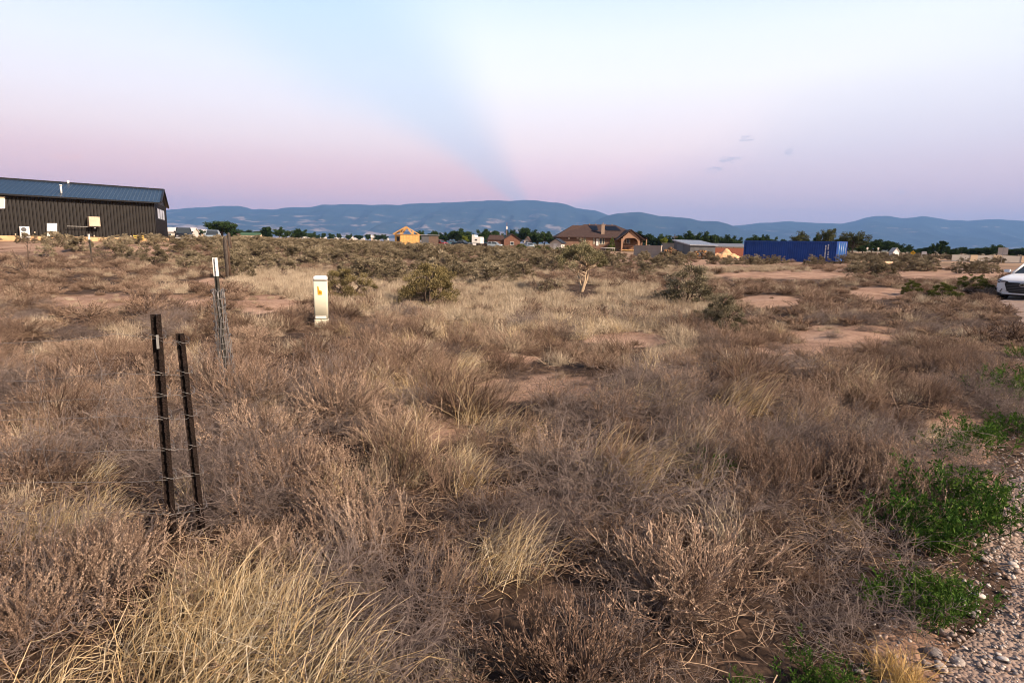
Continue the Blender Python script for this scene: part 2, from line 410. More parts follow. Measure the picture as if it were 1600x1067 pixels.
# ------------------------------------------------------------------ ground
def ground_mat():
    m, nt, b = new_mat('soil'); N, L = nt.nodes, nt.links
    b.inputs['Roughness'].default_value = .95; b.inputs['Specular IOR Level'].default_value = .1
    g = N.new('ShaderNodeNewGeometry')
    def noise(sc, det=6, ro=.6):
        n = N.new('ShaderNodeTexNoise'); n.inputs['Scale'].default_value = sc; n.inputs['Detail'].default_value = det; n.inputs['Roughness'].default_value = ro
        L.new(g.outputs['Position'], n.inputs['Vector']); return n.outputs[0]
    def rp(x, stops):
        r = N.new('ShaderNodeValToRGB'); e = r.color_ramp.elements
        for k, (p, c) in enumerate(stops):
            el = e[k] if k < 2 else e.new(p); el.position = p; el.color = (*c, 1)
        L.new(x, r.inputs[0]); return r.outputs[0]
    def mx(f, a, b_):
        n = N.new('ShaderNodeMix'); n.data_type = 'RGBA'
        if isinstance(f, float): n.inputs[0].default_value = f
        else: L.new(f, n.inputs[0])
        L.new(a, n.inputs[6]); L.new(b_, n.inputs[7]); return n.outputs[2]
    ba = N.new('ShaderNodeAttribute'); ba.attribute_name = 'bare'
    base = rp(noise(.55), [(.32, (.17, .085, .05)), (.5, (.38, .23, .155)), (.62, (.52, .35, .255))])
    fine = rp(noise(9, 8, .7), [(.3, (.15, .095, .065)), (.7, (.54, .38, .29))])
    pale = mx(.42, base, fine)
    gap_shade = rp(noise(5, 8, .7), [(.3, (.03, .02, .015)), (.55, (.075, .05, .037)), (.72, (.20, .135, .10))])  # near-black soil: the shade in the gaps between plants, put into the colour
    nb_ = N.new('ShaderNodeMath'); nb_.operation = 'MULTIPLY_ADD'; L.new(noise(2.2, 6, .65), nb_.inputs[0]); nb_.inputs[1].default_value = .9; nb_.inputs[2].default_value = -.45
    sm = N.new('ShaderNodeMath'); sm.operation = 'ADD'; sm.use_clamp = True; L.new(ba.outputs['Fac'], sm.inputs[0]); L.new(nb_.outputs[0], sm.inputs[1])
    near = mx(sm.outputs[0], gap_shade, pale)
    far = rp(noise(.045), [(.35, (.20, .14, .09)), (.55, (.36, .24, .16)), (.7, (.47, .33, .23))])
    vfar = rp(noise(.0022, 5, .6), [(.35, (.05, .07, .035)), (.5, (.13, .12, .07)), (.68, (.40, .34, .27))])
    ln = N.new('ShaderNodeVectorMath'); ln.operation = 'LENGTH'; L.new(g.outputs['Position'], ln.inputs[0])
    def mr(a, c_):
        n = N.new('ShaderNodeMapRange'); n.interpolation_type = 'SMOOTHSTEP'; L.new(ln.outputs['Value'], n.inputs[0]); n.inputs[1].default_value = a; n.inputs[2].default_value = c_; return n.outputs[0]
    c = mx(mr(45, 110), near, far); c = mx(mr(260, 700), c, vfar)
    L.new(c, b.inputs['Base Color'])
    bp = N.new('ShaderNodeBump'); bp.inputs['Strength'].default_value = .7; bp.inputs['Distance'].default_value = .03
    vo = N.new('ShaderNodeTexVoronoi'); vo.feature = 'DISTANCE_TO_EDGE'; vo.inputs['Scale'].default_value = 7; L.new(g.outputs['Position'], vo.inputs['Vector'])
    vm = N.new('ShaderNodeMapRange'); L.new(vo.outputs['Distance'], vm.inputs[0]); vm.inputs[1].default_value = 0; vm.inputs[2].default_value = .07; vm.inputs[4].default_value = .35
    hs_ = N.new('ShaderNodeMath'); hs_.operation = 'ADD'; L.new(vm.outputs[0], hs_.inputs[0]); L.new(noise(14, 8, .7), hs_.inputs[1]); L.new(hs_.outputs[0], bp.inputs['Height']); L.new(bp.outputs[0], b.inputs['Normal'])
    return m

def build_ground():
    rr = np.concatenate([[0], np.geomspace(.4, 40, 230), np.geomspace(41, 13300, 110)]); na = 480
    an = np.linspace(0, 2 * math.pi, na, endpoint=False)
    R, A = np.meshgrid(rr[1:], an, indexing='ij'); X = R * np.sin(A); Y = R * np.cos(A); Z = H(X, Y)
    V = np.concatenate([[[0, 0, float(H(0, 0))]], np.stack([X, Y, Z], -1).reshape(-1, 3)])
    F = [(0, 1 + (k + 1) % na, 1 + k) for k in range(na)]
    for i in range(len(rr) - 2):
        o = 1 + i * na
        F += [(o + k, o + (k + 1) % na, o + na + (k + 1) % na, o + na + k) for k in range(na)]
    me = bpy.data.meshes.new('ground'); me.from_pydata(V.tolist(), [], F)
    me.polygons.foreach_set('use_smooth', [True] * len(F)); me.materials.append(ground_mat()); me.update()
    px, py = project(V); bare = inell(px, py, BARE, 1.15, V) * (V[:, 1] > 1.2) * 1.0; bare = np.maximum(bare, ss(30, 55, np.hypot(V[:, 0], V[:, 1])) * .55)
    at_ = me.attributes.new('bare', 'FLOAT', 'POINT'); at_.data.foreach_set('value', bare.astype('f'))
    o = bpy.data.objects.new('ground', me); C.objects.link(o); tag(o, kind='structure', label='dry reddish soil of the open field', cat='ground')
build_ground()

# ------------------------------------------------------------------ mountains
from mathutils import noise as mnoise
def mountain_mat(name, pale):
    m, nt, b = new_mat(name); N, L = nt.nodes, nt.links
    b.inputs['Roughness'].default_value = 1; b.inputs['Specular IOR Level'].default_value = 0
    g = N.new('ShaderNodeNewGeometry')
    mp = N.new('ShaderNodeMapping'); mp.inputs['Scale'].default_value = (.0022, .0022, .012); L.new(g.outputs['Position'], mp.inputs[0])
    n1 = N.new('ShaderNodeTexNoise'); n1.inputs['Scale'].default_value = 1.0; n1.inputs['Detail'].default_value = 7; n1.inputs['Roughness'].default_value = .55; n1.inputs['Distortion'].default_value = .6; L.new(mp.outputs[0], n1.inputs['Vector'])
    sx = N.new('ShaderNodeSeparateXYZ'); L.new(g.outputs['Position'], sx.inputs[0])
    h = N.new('ShaderNodeMapRange'); L.new(sx.outputs[2], h.inputs[0]); h.inputs[1].default_value = 0; h.inputs[2].default_value = 620; h.inputs[3].default_value = pale; h.inputs[4].default_value = -.13
    a = N.new('ShaderNodeMath'); a.operation = 'ADD'; L.new(n1.outputs[0], a.inputs[0]); L.new(h.outputs[0], a.inputs[1])
    r = N.new('ShaderNodeValToRGB'); e = r.color_ramp.elements
    e[0].position = .40; e[0].color = (.016, .030, .036, 1); e[1].position = .74; e[1].color = (.36, .29, .26, 1)
    x = e.new(.565); x.color = (.032, .046, .048, 1); x = e.new(.625); x.color = (.19, .155, .14, 1)
    L.new(a.outputs[0], r.inputs[0]); L.new(r.outputs[0], b.inputs['Base Color'])
    return m

def mountain(name, label, ridge, D, depth, seed, pale, gully=.19, foot_py=None):
    xs = np.array([p[0] for p in ridge], float); ys = np.array([p[1] for p in ridge], float)
    cols = np.arange(xs[0], xs[-1] + .1, 2.5)
    # soft interpolation of the traced skyline plus small roughness
    yi = np.interp(cols, xs, ys); k = np.array([1, 2, 3, 2, 1]) / 9; yi = np.convolve(np.pad(yi, 2, mode='edge'), k, 'valid')
    nt_ = 44; V = []; F = []
    ts = list(np.linspace(0, 1, nt_)) + [1.25, 1.6, 2.0]
    for px, py in zip(cols, yi):
        r = ray(px, hor(px)); ax = r.x / r.y
        py += 1.0 * mnoise.fractal(Vector((px * .035, seed, 0)), 1.0, 2.0, 4)
        zr = max(1.0, pt(px, py, D).z)
        for t in ts:
            d = D - depth * (1 - t); x = ax * d
            if t <= 1:
                prof = t ** 1.35
                q = mnoise.fractal(Vector((x * .0009, d * .00035, seed)), 1.0, 2.0, 5)
                q2 = 1 - abs(mnoise.noise(Vector((x * .0016 + .4 * q, d * .00022, seed + 5)))) * 2
                z_ = zr * prof + zr * gully * (q * 1.2 + q2 * .9 - .3) * 4 * t * (1 - t)
                z_ = min(z_, pt(px, py, d).z * (.35 + .63 * t) if t < 1 else zr) if z_ > 0 else 0
            else:
                z_ = zr * max(0, 2 - t)
            V.append((x, d, max(z_, 0) - (2 if t in (0,) else 0)))
    n = len(ts)
    for i in range(len(cols) - 1):
        for j in range(n - 1):
            a = i * n + j; F.append((a, a + n, a + n + 1, a + 1))
    me = bpy.data.meshes.new(name); me.from_pydata(V, [], F); me.polygons.foreach_set('use_smooth', [True] * len(F))
    me.materials.append(mountain_mat(name + '_slopes', pale)); me.update()
    o = bpy.data.objects.new(name, me); C.objects.link(o); tag(o, label, 'mountain', kind='structure')
    return o
main_ridge = [(-260, 345), (-100, 340), (60, 336), (180, 333), (262, 329), (300, 325), (325, 324), (350, 322), (366, 321.5), (382, 323), (398, 328), (412, 326.5), (430, 328), (450, 324.5), (487, 324), (505, 320.5), (535, 319), (550, 320), (600, 320), (625, 320.5), (658, 317.5), (700, 317), (730, 315), (762, 313.2), (800, 314), (820, 313), (840, 313.5), (860, 316.5), (873, 317), (885, 320), (897, 325.5), (930, 329.5), (950, 337), (975, 341), (1000, 345), (1030, 353), (1060, 360), (1090, 370), (1110, 380)]
front_ridge = [(880, 376), (900, 362), (920, 350), (945, 337.5), (962, 334), (980, 332), (998, 331.5), (1010, 334), (1025, 337.5), (1045, 338.5), (1078, 342), (1090, 345.5), (1105, 345.5), (1122, 346), (1135, 350), (1152, 357), (1165, 361), (1180, 367), (1200, 374), (1225, 384)]
right_ridge = [(1040, 372), (1080, 364), (1110, 358), (1143, 353), (1165, 351), (1185, 348.5), (1205, 348), (1228, 345.5), (1250, 347.5), (1275, 348), (1308, 350.5), (1330, 345), (1350, 339.5), (1366, 337.5), (1385, 338), (1402, 341), (1420, 340), (1434, 337.5), (1455, 340.5), (1480, 344), (1505, 345), (1540, 342.5), (1575, 344), (1620, 346), (1700, 349), (1800, 352), (1900, 358)]
mountain('mountains', 'long blue mountain range with pale fields on its lower slopes, behind the plywood house', main_ridge, 11500, 3600, 1.0, .10)
mountain('mountains', 'dark blue mountain spur behind the brick house', front_ridge, 9400, 1800, 7.0, -.08)
mountain('mountains', 'farther blue mountain range behind the blue container', right_ridge, 12000, 3600, 13.0, -.01)

# ------------------------------------------------------------------ air
hz = MB().box(-15500, 15500, -13500, 15500, -1.4, 905)
m = bpy.data.materials.new('haze_air'); m.use_nodes = True; hn = m.node_tree
hn.nodes.remove(hn.nodes['Principled BSDF'])
pv = hn.nodes.new('ShaderNodeVolumePrincipled'); pv.inputs['Density'].default_value = 7.0e-5
pv.inputs['Color'].default_value = (.26, .50, 1.0, 1); pv.inputs['Anisotropy'].default_value = 0.0
pv.inputs['Density Attribute'].default_value = ''
hn.links.new(pv.outputs[0], hn.nodes['Material Output'].inputs['Volume'])
try: m.cycles.homogeneous_volume = True
except Exception: pass
ho = hz.build('haze', m); tag(ho, kind='stuff', label='bluish evening haze over the valley', cat='haze')
# ------------------------------------------------------------------ materials of built things
def ribbed(name, col, period, depth, axis=0, rough=.45, metal=.0, var=.10, spec=.4):
    """sheet metal whose ribs are in the mesh: colour only"""
    return mat(name, col, rough, var, 1.2, metal, spec=spec)
mBROWN = mat('dark_brown_metal', (.0065, .0045, .0037), .5, .16, .9, spec=.35)
mROOFB = mat('blue_grey_metal_roof', (.018, .036, .064), .35, .12, .5, .35, spec=.5)
mBLACK = mat('black_trim', (.012, .012, .014), .5, .1)
mCONC = mat('tan_concrete', (.56, .36, .20), .9, .16, 1.5, bump=.2)
mWHITE = mat('white_paint', (.72, .71, .69), .5, .06)
mCREAM = mat('cream_plastic', (.66, .63, .50), .45, .06, 8)
mBEIGE = mat('beige_metal', (.50, .42, .31), .6, .12, 5)
mGLASS = mat('window_glass', (.04, .05, .06), .06, .1, spec=.6)
mPANE = mat('painted_reflection_glass', (.66, .67, .70), .3, .10, 2, spec=.6)  # pale base colour stands in for light reflected in the gable panes
mRUST = mat('rusted_steel', (.016, .009, .007), .75, .55, 22, .25, bump=.5, bscale=120)
mGREEN = mat('worn_green_paint', (.05, .047, .040), .7, .5, 25, bump=.3)
mWIRE = mat('galvanised_wire', (.26, .25, .245), .45, .3, 20, .6)
mWOODG = mat('weathered_wood', (.085, .07, .06), .9, .5, 14, bump=.6, bscale=30, stretch=(6, 6, .6))
mORANGE = mat('orange_sticker', (.88, .40, .015), .5, .1, 20)
mDKTXT = mat('dark_ink', (.05, .045, .04), .7, .1)
mOSB = mat('plywood_sheathing', (.66, .40, .14), .8, .22, 2.2, detail=8)
mLUM = mat('new_lumber', (.55, .33, .14), .8, .2, 3, stretch=(1, 1, 6))
mBRICK = mat('brown_brick', (.19, .115, .082), .9, .18, 1.3, bump=.2)
mBRICKR = mat('red_brick', (.17, .085, .06), .9, .18, 1.5)
mSTUC = mat('tan_stucco', (.33, .20, .135), .9, .10, 1.5)
mSHING = mat('brown_shingles', (.060, .036, .030), .9, .28, 2.2, bump=.3, bscale=10)
mSOLAR = mat('solar_glass', (.006, .008, .016), .5, .2, 3, spec=.15)
mBLOCK = mat('concrete_block', (.40, .33, .28), .9, .12, 1.2, bump=.2)
mGREYM = mat('grey_steel', (.085, .088, .098), .5, .12, 1.2, spec=.4)
mGREYR = mat('dull_grey_roof', (.16, .17, .20), .6, .1, 1.2)
mROOFG = mat('light_steel_roof', (.42, .44, .48), .3, .1, 1.2, .6)
mBLUE = mat('blue_container_paint', (.010, .060, .30), .5, .18, .8, spec=.35)
mBLUEL = mat('lighter_blue_container_paint', (.010, .095, .34), .45, .15, .9, spec=.4)
mREDF = mat('red_fence_boards', (.17, .055, .035), .85, .25, 3, stretch=(6, 6, .5))
mCHIPS = mat('wood_chips', (.66, .40, .22), .95, .22, 3, bump=.6, bscale=9)
mLOGEND = mat('cut_log_end', (.46, .25, .11), .85, .3, 6)
mBARK = mat('bark', (.10, .065, .045), .95, .4, 5, bump=.5, bscale=16)
mTYRE = mat('tyre_rubber', (.018, .018, .018), .85, .2)
mRIM = mat('alloy', (.35, .35, .36), .35, .1, 5, .8)
mLAMP = mat('headlight_lens', (.20, .20, .24), .1, .2, 20, spec=.7)
mCHROME = mat('chrome', (.6, .6, .6), .15, .05, 5, 1.0)
mYEL = mat('yellow_sign', (.75, .42, .02), .5, .08)
mGALV = mat('galvanised_steel', (.38, .38, .38), .45, .15, 6, .6)
mWALLW = mat('pale_wall_panel', (.54, .50, .46), .85, .08, .8)
mWALLC = mat('cream_wall_pillar', (.72, .56, .40), .85, .08, .8)
mTEALR = mat('green_roof', (.06, .12, .07), .8, .2, 2)
def paint(name, col): return mat(name, col, .25, .04, 2, .0, spec=.55)
mWCAR = paint('white_car_paint', (.74, .75, .78)); mKCAR = paint('black_car_paint', (.012, .013, .016)); mSCAR = paint('silver_blue_car_paint', (.30, .36, .42))
mRCAR = paint('red_car_paint', (.22, .02, .02)); mTCAR = paint('teal_car_paint', (.05, .16, .20)); mGCAR = paint('grey_car_paint', (.12, .13, .15))

def Rz(a): return Matrix.Rotation(a, 4, 'Z')
def quad_ribs(p0, p1, q1, q0, n, depth, mb, w=.28):
    """sheet between bottom edge p0-p1 and top edge q0-q1 with n raised trapezoid ribs along its height"""
    p0, p1, q0, q1 = map(Vector, (p0, p1, q0, q1)); nrm = (p1 - p0).cross(q0 - p0).normalized() * depth
    bot = []; top = []
    for k in range(n):
        for f, h in ((0, 0), (1 - w - .14, 0), (1 - w, 1), (1 - .14, 1)):
            t = (k + f) / n; bot.append(p0.lerp(p1, t) + nrm * h); top.append(q0.lerp(q1, t) + nrm * h)
    bot.append(p1.copy()); top.append(q1.copy()); m_ = len(bot)
    mb.add(bot + top, [(i, i + 1, m_ + i + 1, m_ + i) for i in range(m_ - 1)])

# ------------------------------------------------------------------ dark metal workshop on the left
def workshop():
    A = pt(0, 303, 60.0); B = pt(241, 316.2, 70.0)          # eave ends; the wall runs on out of frame
    d1 = (B - A); A = B - d1 * 1.5
    zb = 1.45; ze = B.z; A.z = B.z
    g = pt(260, 340, 82.0); G = Vector((g.x, g.y, 0)) - Vector((B.x, B.y, 0))
    o = empty('metal_workshop', (B.x, B.y, zb)); tag(o, 'long dark brown metal workshop with a blue metal roof', 'building')
    a = Vector((A.x - B.x, A.y - B.y, 0)); gv = G; hw = ze - zb
    zr = pt(248.5, 296.5, 76).z - zb
    nout = a.cross(Vector((0, 0, 1))).normalized()           # outward normal of the long wall
    if nout.y > 0: nout = -nout
    e1 = (-a).normalized(); Z = Vector((0, 0, 1))
    mb = MB(); quad_ribs(a, Vector((0, 0, 0)), Z * hw, a + Z * hw, 66, .06, mb); mb.build('long_wall', mBROWN, o, fix=False)
    mb = MB()
    quad_ribs(Vector((0, 0, 0)), gv, gv + Z * hw, Z * hw, 36, .04, mb)
    mb.poly([Z * hw, gv + Z * hw, gv * .5 + Z * (zr - .12)]); mb.build('gable_wall', mBROWN, o, fix=False)
    mb = MB(); mb.add([a, a + gv, a + gv * .5 + Z * (zr - .12), a + Z * hw, a + gv + Z * hw], [(0, 1, 4, 2, 3)]); mb.add([gv, a + gv, a + gv + Z * hw, gv + Z * hw], [(0, 1, 2, 3)]); mb.build('back_wall', mBROWN, o, fix=False)
    ov = nout * .55; en = e1 * .5
    ea = a + Z * (hw - .02) + ov; eb = Z * (hw - .02) + ov + en; ra = a + gv * .5 + Z * zr; rb = gv * .5 + Z * zr + en
    fa = a + gv - nout * .5 + Z * (hw - .05); fb = gv - nout * .5 + Z * (hw - .05) + en
    mb = MB(); quad_ribs(ea, eb, rb, ra, 52, .05, mb, w=.16); quad_ribs(fb, fa, ra, rb, 52, .05, mb, w=.16)
    roof = mb.build('roof', mROOFB, o, fix=False)
    mb = MB()
    for s0, s1, w in ((ea, eb, .11), (ra, rb, .09)):
        mb.tube([s0 + Z * (.06 if s0 is ra else -.06), s1 + Z * (.06 if s0 is ra else -.06)], w, 4, smooth=False)
    mb.build('gutter', mBLACK, o)
    mb = MB()
    for s0, s1 in ((eb, rb), (rb, fb)): mb.tube([s0 + Z * .02, s1 + Z * .02], .13, 4, smooth=False)
    mb.build('gable_trim', mBLACK, o)
    mb = MB(); t = .06
    mb.add([a + nout * .12, nout * .12 + e1 * .1, nout * .12 + e1 * .1 - Z * 1.2, a + nout * .12 - Z * 1.2, a - nout * .05, e1 * .1 - nout * .05], [(0, 1, 2, 3), (0, 4, 5, 1)])
    mb.add([e1 * .1 - Z * .02 + nout * .12, gv + e1 * .1 - Z * .02, gv + e1 * .1 - Z * 1.2, e1 * .1 + nout * .12 - Z * 1.2], [(0, 1, 2, 3)])
    mb.build('foundation', mCONC, o, fix=False)
    # three-pane window in the gable
    gd = gv.normalized(); L_ = gv.length
    def gp(s, z, out): return gd * (L_ * s) + Z * z + e1 * out
    f = MB(); s0, s1, z0, z1 = .13, .76, hw - 1.75, hw - .62
    for k in range(3):
        x0 = s0 + (s1 - s0) * k / 3 + .008; x1 = s0 + (s1 - s0) * (k + 1) / 3 - .03
        f.poly([gp(x0, z0, .09), gp(x1, z0, .09), gp(x1, z1, .09), gp(x0, z1, .09)])
    fr = MB(); fr.add([gp(s0 - .02, z0 - .1, .06), gp(s1 + .0, z0 - .1, .06), gp(s1, z1 + .1, .06), gp(s0 - .02, z1 + .1, .06)], [(0, 1, 2, 3)])
    w = fr.build('window', mBLACK, o, fix=False); f.build('pane', mPANE, w, fix=False)
    # window near the left edge of the picture, vents and door on the long wall
    def wp(px, py, out=.1):
        r = ray(px, py); n = nout; q = Vector((B.x, B.y, zb)) + n * out; P0 = Vector((0, 0, CAMH))
        t_ = (q - P0).dot(n) / r.dot(n); P = P0 + r * t_; return P - Vector((B.x, B.y, zb))
    def wallquad(x0, y0, x1, y1, out): return [wp(x0, y1, out), wp(x1, y1, out), wp(x1, y0, out), wp(x0, y0, out)]
    fr = MB().poly(wallquad(-16, 307, 8, 326, .10)); w = fr.build('window', mWHITE, o, fix=False)
    m2, nt2, b2 = new_mat('lit_window'); b2.inputs['Base Color'].default_value = (.5, .4, .25, 1); b2.inputs['Emission Color'].default_value = (1, .72, .38, 1); b2.inputs['Emission Strength'].default_value = .55
    MB().poly(wallquad(-15, 309, 6.3, 324, .13)).build('pane', m2, w, fix=False)
    def outbox(px0, py0, px1, py1, d0, d1):
        q = wallquad(px0, py0, px1, py1, d0); q2 = [p + nout * (d1 - d0) for p in q]
        mb = MB(); mb.add(q + q2, [(4, 5, 6, 7), (0, 1, 5, 4), (1, 2, 6, 5), (2, 3, 7, 6), (3, 0, 4, 7), (0, 3, 2, 1)]); return mb
    dr = outbox(73, 349, 89, 376, .02, .10).build('door', mWHITE, o); outbox(86, 363, 87.2, 364.5, .10, .16).build('handle', mBLACK, dr)
    mb = outbox(73, 375.5, 90, 378, .1, 1.2); mb.build('doorstep', mCONC, o)
    for px, py in ((53, 362), (65, 367), (23, 365), (146, 367.5), (203, 368)): outbox(px, py, px + 2, py + 2.4, .05, .16).build('outlet_box', mBEIGE, o)
    # flue on the roof
    bp = ra.lerp(rb, .0); base = Vector(wp(83, 300, .0))
    s = (base - a).dot(e1) / a.length; rp = ea.lerp(eb, s).lerp(ra.lerp(rb, s), .25)
    fl = MB().cyl(rp - Z * .1, rp + Z * .75, .09).cyl(rp + Z * .75, rp + Z * .88, .14, .11); fl.build('flue', mWHITE, roof)
    rp2 = ra.lerp(rb, s - .01); MB().cyl(rp2 - Z * .1, rp2 + Z * .3, .11, .13).build('roof_vent', mWHITE, roof)
    s3 = .62 * s; rp3 = ra.lerp(rb, s - .17)
    base_w = Vector((B.x, B.y, zb))
    # condenser with two fans
    q = wallquad(31, 354, 46.5, 372, .25); c0 = (q[0] + q[1]) / 2 + base_w
    ang = math.atan2(nout.x, -nout.y)
    ac = empty('condenser', (c0.x, c0.y, c0.z), ang); tag(ac, 'white two-fan air conditioning unit against the dark brown wall', 'air conditioner')
    wd = (q[1] - q[0]).length; hh = (q[3] - q[0]).length
    MB().box(-wd / 2, wd / 2, -.42, -.02, 0, hh).build('casing', mWHITE, ac, .02)
    for k in range(2):
        zc = hh * (.27 + .46 * k); f = MB(); f.cyl((-.07, -.435, zc), (-.07, -.42, zc), hh * .19, n=20)
        f.build('fan_grille', mGREYM, ac)
    MB().box(-wd / 2 + .06, -wd / 2 + .16, -.4, -.05, -.3, 0).box(wd / 2 - .16, wd / 2 - .06, -.4, -.05, -.3, 0).build('stand', mGALV, ac)
    # evaporative cooler box on a bracket
    q = wallquad(136.5, 339, 154, 354, .12); c0 = (q[0] + q[1]) / 2 + base_w; wd = (q[1] - q[0]).length; hh = (q[3] - q[0]).length
    ec = empty('wall_cooler', (c0.x, c0.y, c0.z), ang); tag(ec, 'beige evaporative cooler box hung high on the dark brown wall', 'cooler')
    MB().box(-wd / 2, wd / 2, -.85, 0, 0, hh).build('casing', mBEIGE, ec, .03)
    lo = MB()
    for k in range(7): lo.box(-wd / 2 + .1, wd / 2 - .1, -.87, -.85, hh * (.14 + .11 * k), hh * (.18 + .11 * k))
    lo.build('louvre_panel', mCREAM, ec)
    MB().box(-wd / 2 - 1.9, wd / 2, -.5, -.46, -.07, -.03).box(-.05, .05, -.75, 0, -.22, -.1).build('bracket', mGALV, ec)
    # white slab and yellow pallet on the ground in front
    q0 = pt(86, 381.5, 57.5); q1 = pt(125, 381.5, 59.5)
    sl = empty('white_tank', (q0.x, q0.y, q0.z), math.atan2(q1.y - q0.y, q1.x - q0.x)); tag(sl, 'long low white box lying on the dirt beside the workshop door', 'box')
    ln = (q1 - q0).length
    MB().box(0, ln, 0, .9, -.25, .42).build('body', mWHITE, sl, .04); MB().box(.02, ln - .02, .02, .88, .42, .47).build('lid', mCREAM, sl, .01)
    q0 = pt(208, 372, 66.5)
    pl = empty('pallet', (q0.x, q0.y, q0.z - .25), rad(20)); tag(pl, 'yellow pallet leaning at the foot of the dark brown wall', 'pallet')
    k_ = MB()
    for i in range(3): k_.box(0, 1.05, .02, .06, .02 + i * .2, .14 + i * .2)
    k_.build('boards', mat('yellow_wood', (.62, .42, .09), .8, .2, 5), pl)
    for i in range(3): MB().box(.0 + i * .48, .09 + i * .48, .06, .14, 0, .56).build('runner', mLUM, pl)
workshop()

# ------------------------------------------------------------------ vehicles
def vehicle(name, label, loc, rz, kind, m, group=None, detail=False, sc=1.0):
    o = empty(name, loc, rz); tag(o, label, {'pickup': 'pickup truck', 'suv': 'suv'}.get(kind, 'car'), group); o.scale = (sc,) * 3
    if kind == 'sedan':
        st = [(-2.44, .30, .55, .60, .56, .64), (-2.42, .22, .70, .66, .64, .70), (-2.34, .19, .82, .70, .74, .76), (-2.15, .18, .905, .74, .80, .82), (-1.8, .18, .93, .80, .84, .88), (-1.2, .18, .93, .88, .84, .96), (-.7, .18, .93, .92, .82, 1.0), (0, .18, .93, .94, .82, 1.0), (1.0, .18, .93, .96, .82, 1.02), (1.8, .2, .92, .97, .80, 1.06), (2.2, .25, .88, .95, .74, 1.04), (2.42, .35, .78, .85, .62, .95)]
        gh = [(-1.0, .98, .77), (-.25, 1.40, .60), (.35, 1.45, .60), (1.0, 1.40, .58), (1.95, 1.05, .68)]; wr = .33; wy = (-1.48, 1.38); tr = .79
    elif kind == 'suv':
        st = [(-2.40, .4, .7, .85, .62, .90), (-2.36, .3, .86, .92, .78, .98), (-2.1, .28, .95, .98, .86, 1.06), (-1.2, .28, .96, 1.05, .88, 1.14), (0, .28, .96, 1.08, .88, 1.14), (1.6, .28, .96, 1.08, .88, 1.14), (2.3, .3, .93, 1.06, .84, 1.14), (2.42, .4, .85, .9, .74, 1.08)]
        gh = [(-1.15, 1.12, .84), (-.5, 1.72, .68), (.6, 1.80, .68), (1.7, 1.76, .66), (2.3, 1.12, .80)]; wr = .38; wy = (-1.5, 1.42); tr = .80
    else:
        st = [(-2.9, .5, .75, .95, .7, 1.0), (-2.86, .38, .92, 1.0, .84, 1.1), (-2.5, .35, .99, 1.08, .90, 1.18), (-1.3, .35, 1.0, 1.14, .92, 1.24), (0, .35, 1.0, 1.2, .92, 1.26), (.9, .35, 1.0, 1.2, .92, 1.26), (.95, .35, 1.0, 1.2, .94, 1.24), (2.7, .38, 1.0, 1.2, .94, 1.24), (2.86, .45, .97, 1.15, .90, 1.2)]
        gh = [(-1.25, 1.22, .88), (-.65, 1.86, .74), (.1, 1.92, .74), (.75, 1.88, .74), (.9, 1.24, .88)]; wr = .42; wy = (-1.85, 1.75); tr = .84
    bm = bmesh.new(); rows = []
    for (y_, zb, w, zs, wt, zt) in st:
        half = [(0, zb), (w * .86, zb), (w * .985, zb + .10), (w, (zb + zs) / 2), (w * .97, zs), (wt, zt - .01), (wt * .5, zt + .015), (0, zt + .02)]
        row = [bm.verts.new((x, y_, z_)) for x, z_ in half] + [bm.verts.new((-x, y_, z_)) for x, z_ in half[-2:0:-1]]
        rows.append(row)
    n = len(rows[0])
    for a, b in zip(rows, rows[1:]):
        for k in range(n): bm.faces.new((a[k], a[(k + 1) % n], b[(k + 1) % n], b[k]))
    bm.faces.new(rows[0][::-1]); bm.faces.new(rows[-1])
    bmesh.ops.recalc_face_normals(bm, faces=bm.faces)
    me = bpy.data.meshes.new('body'); bm.to_mesh(me); bm.free(); me.materials.append(m)
    me.polygons.foreach_set('use_smooth', [True] * len(me.polygons))
    ob = mesh_obj('body', me, o)
    if detail: sm_ = ob.modifiers.new('s', 'SUBSURF'); sm_.levels = 2; sm_.render_levels = 2
    g = MB(); rows = []
    base = {i: gh[i][1] for i in range(len(gh))}
    zb0 = gh[0][1] - .05
    vs = []
    for (y_, z_, w) in gh: vs += [(-w, y_, z_), (w, y_, z_)]
    wl = gh[0][2] + .02; lowA = [(-wl, gh[1][0] - .1, zb0), (wl, gh[1][0] - .1, zb0)]
    fs = [(2 * i, 2 * i + 1, 2 * i + 3, 2 * i + 2) for i in range(len(gh) - 1)]
    g.add(vs, fs)
    # side windows down to the belt
    for sgn, off in ((-1, 0), (1, 1)):
        ws = [vs[2 * i + off] for i in range(len(gh))]
        g.poly(ws + [])
    g.build('windows', mGLASS, o)
    rf = MB(); r0, r1, r2 = gh[1], gh[2], gh[3]
    for sgn in (-1, 1):   # pillars
        for (p, q) in ((gh[0], gh[1]), (gh[3], gh[4])):
            rf.tube([(sgn * p[2] * 1.0, p[0], p[1]), (sgn * q[2] * 1.0, q[0], q[1])], .045, 6)
        for (p, q) in ((gh[1], gh[2]), (gh[2], gh[3])):
            rf.tube([(sgn * p[2], p[0], p[1]), (sgn * q[2], q[0], q[1])], .05, 6)
        bx = (r1[0] + .1); rf.tube([(sgn * r1[2], bx, r1[1]), (sgn * (gh[0][2] + .03), bx + .05, gh[0][1] + .02)], .04, 6)
    rf.add([(-r0[2], r0[0], r0[1] + .03), (r0[2], r0[0], r0[1] + .03), (r1[2], r1[0], r1[1] + .035), (-r1[2], r1[0], r1[1] + .035), (r2[2], r2[0], r2[1] + .03), (-r2[2], r2[0], r2[1] + .03)], [(0, 1, 2, 3), (3, 2, 4, 5)])
    rf.build('roof', m, o)
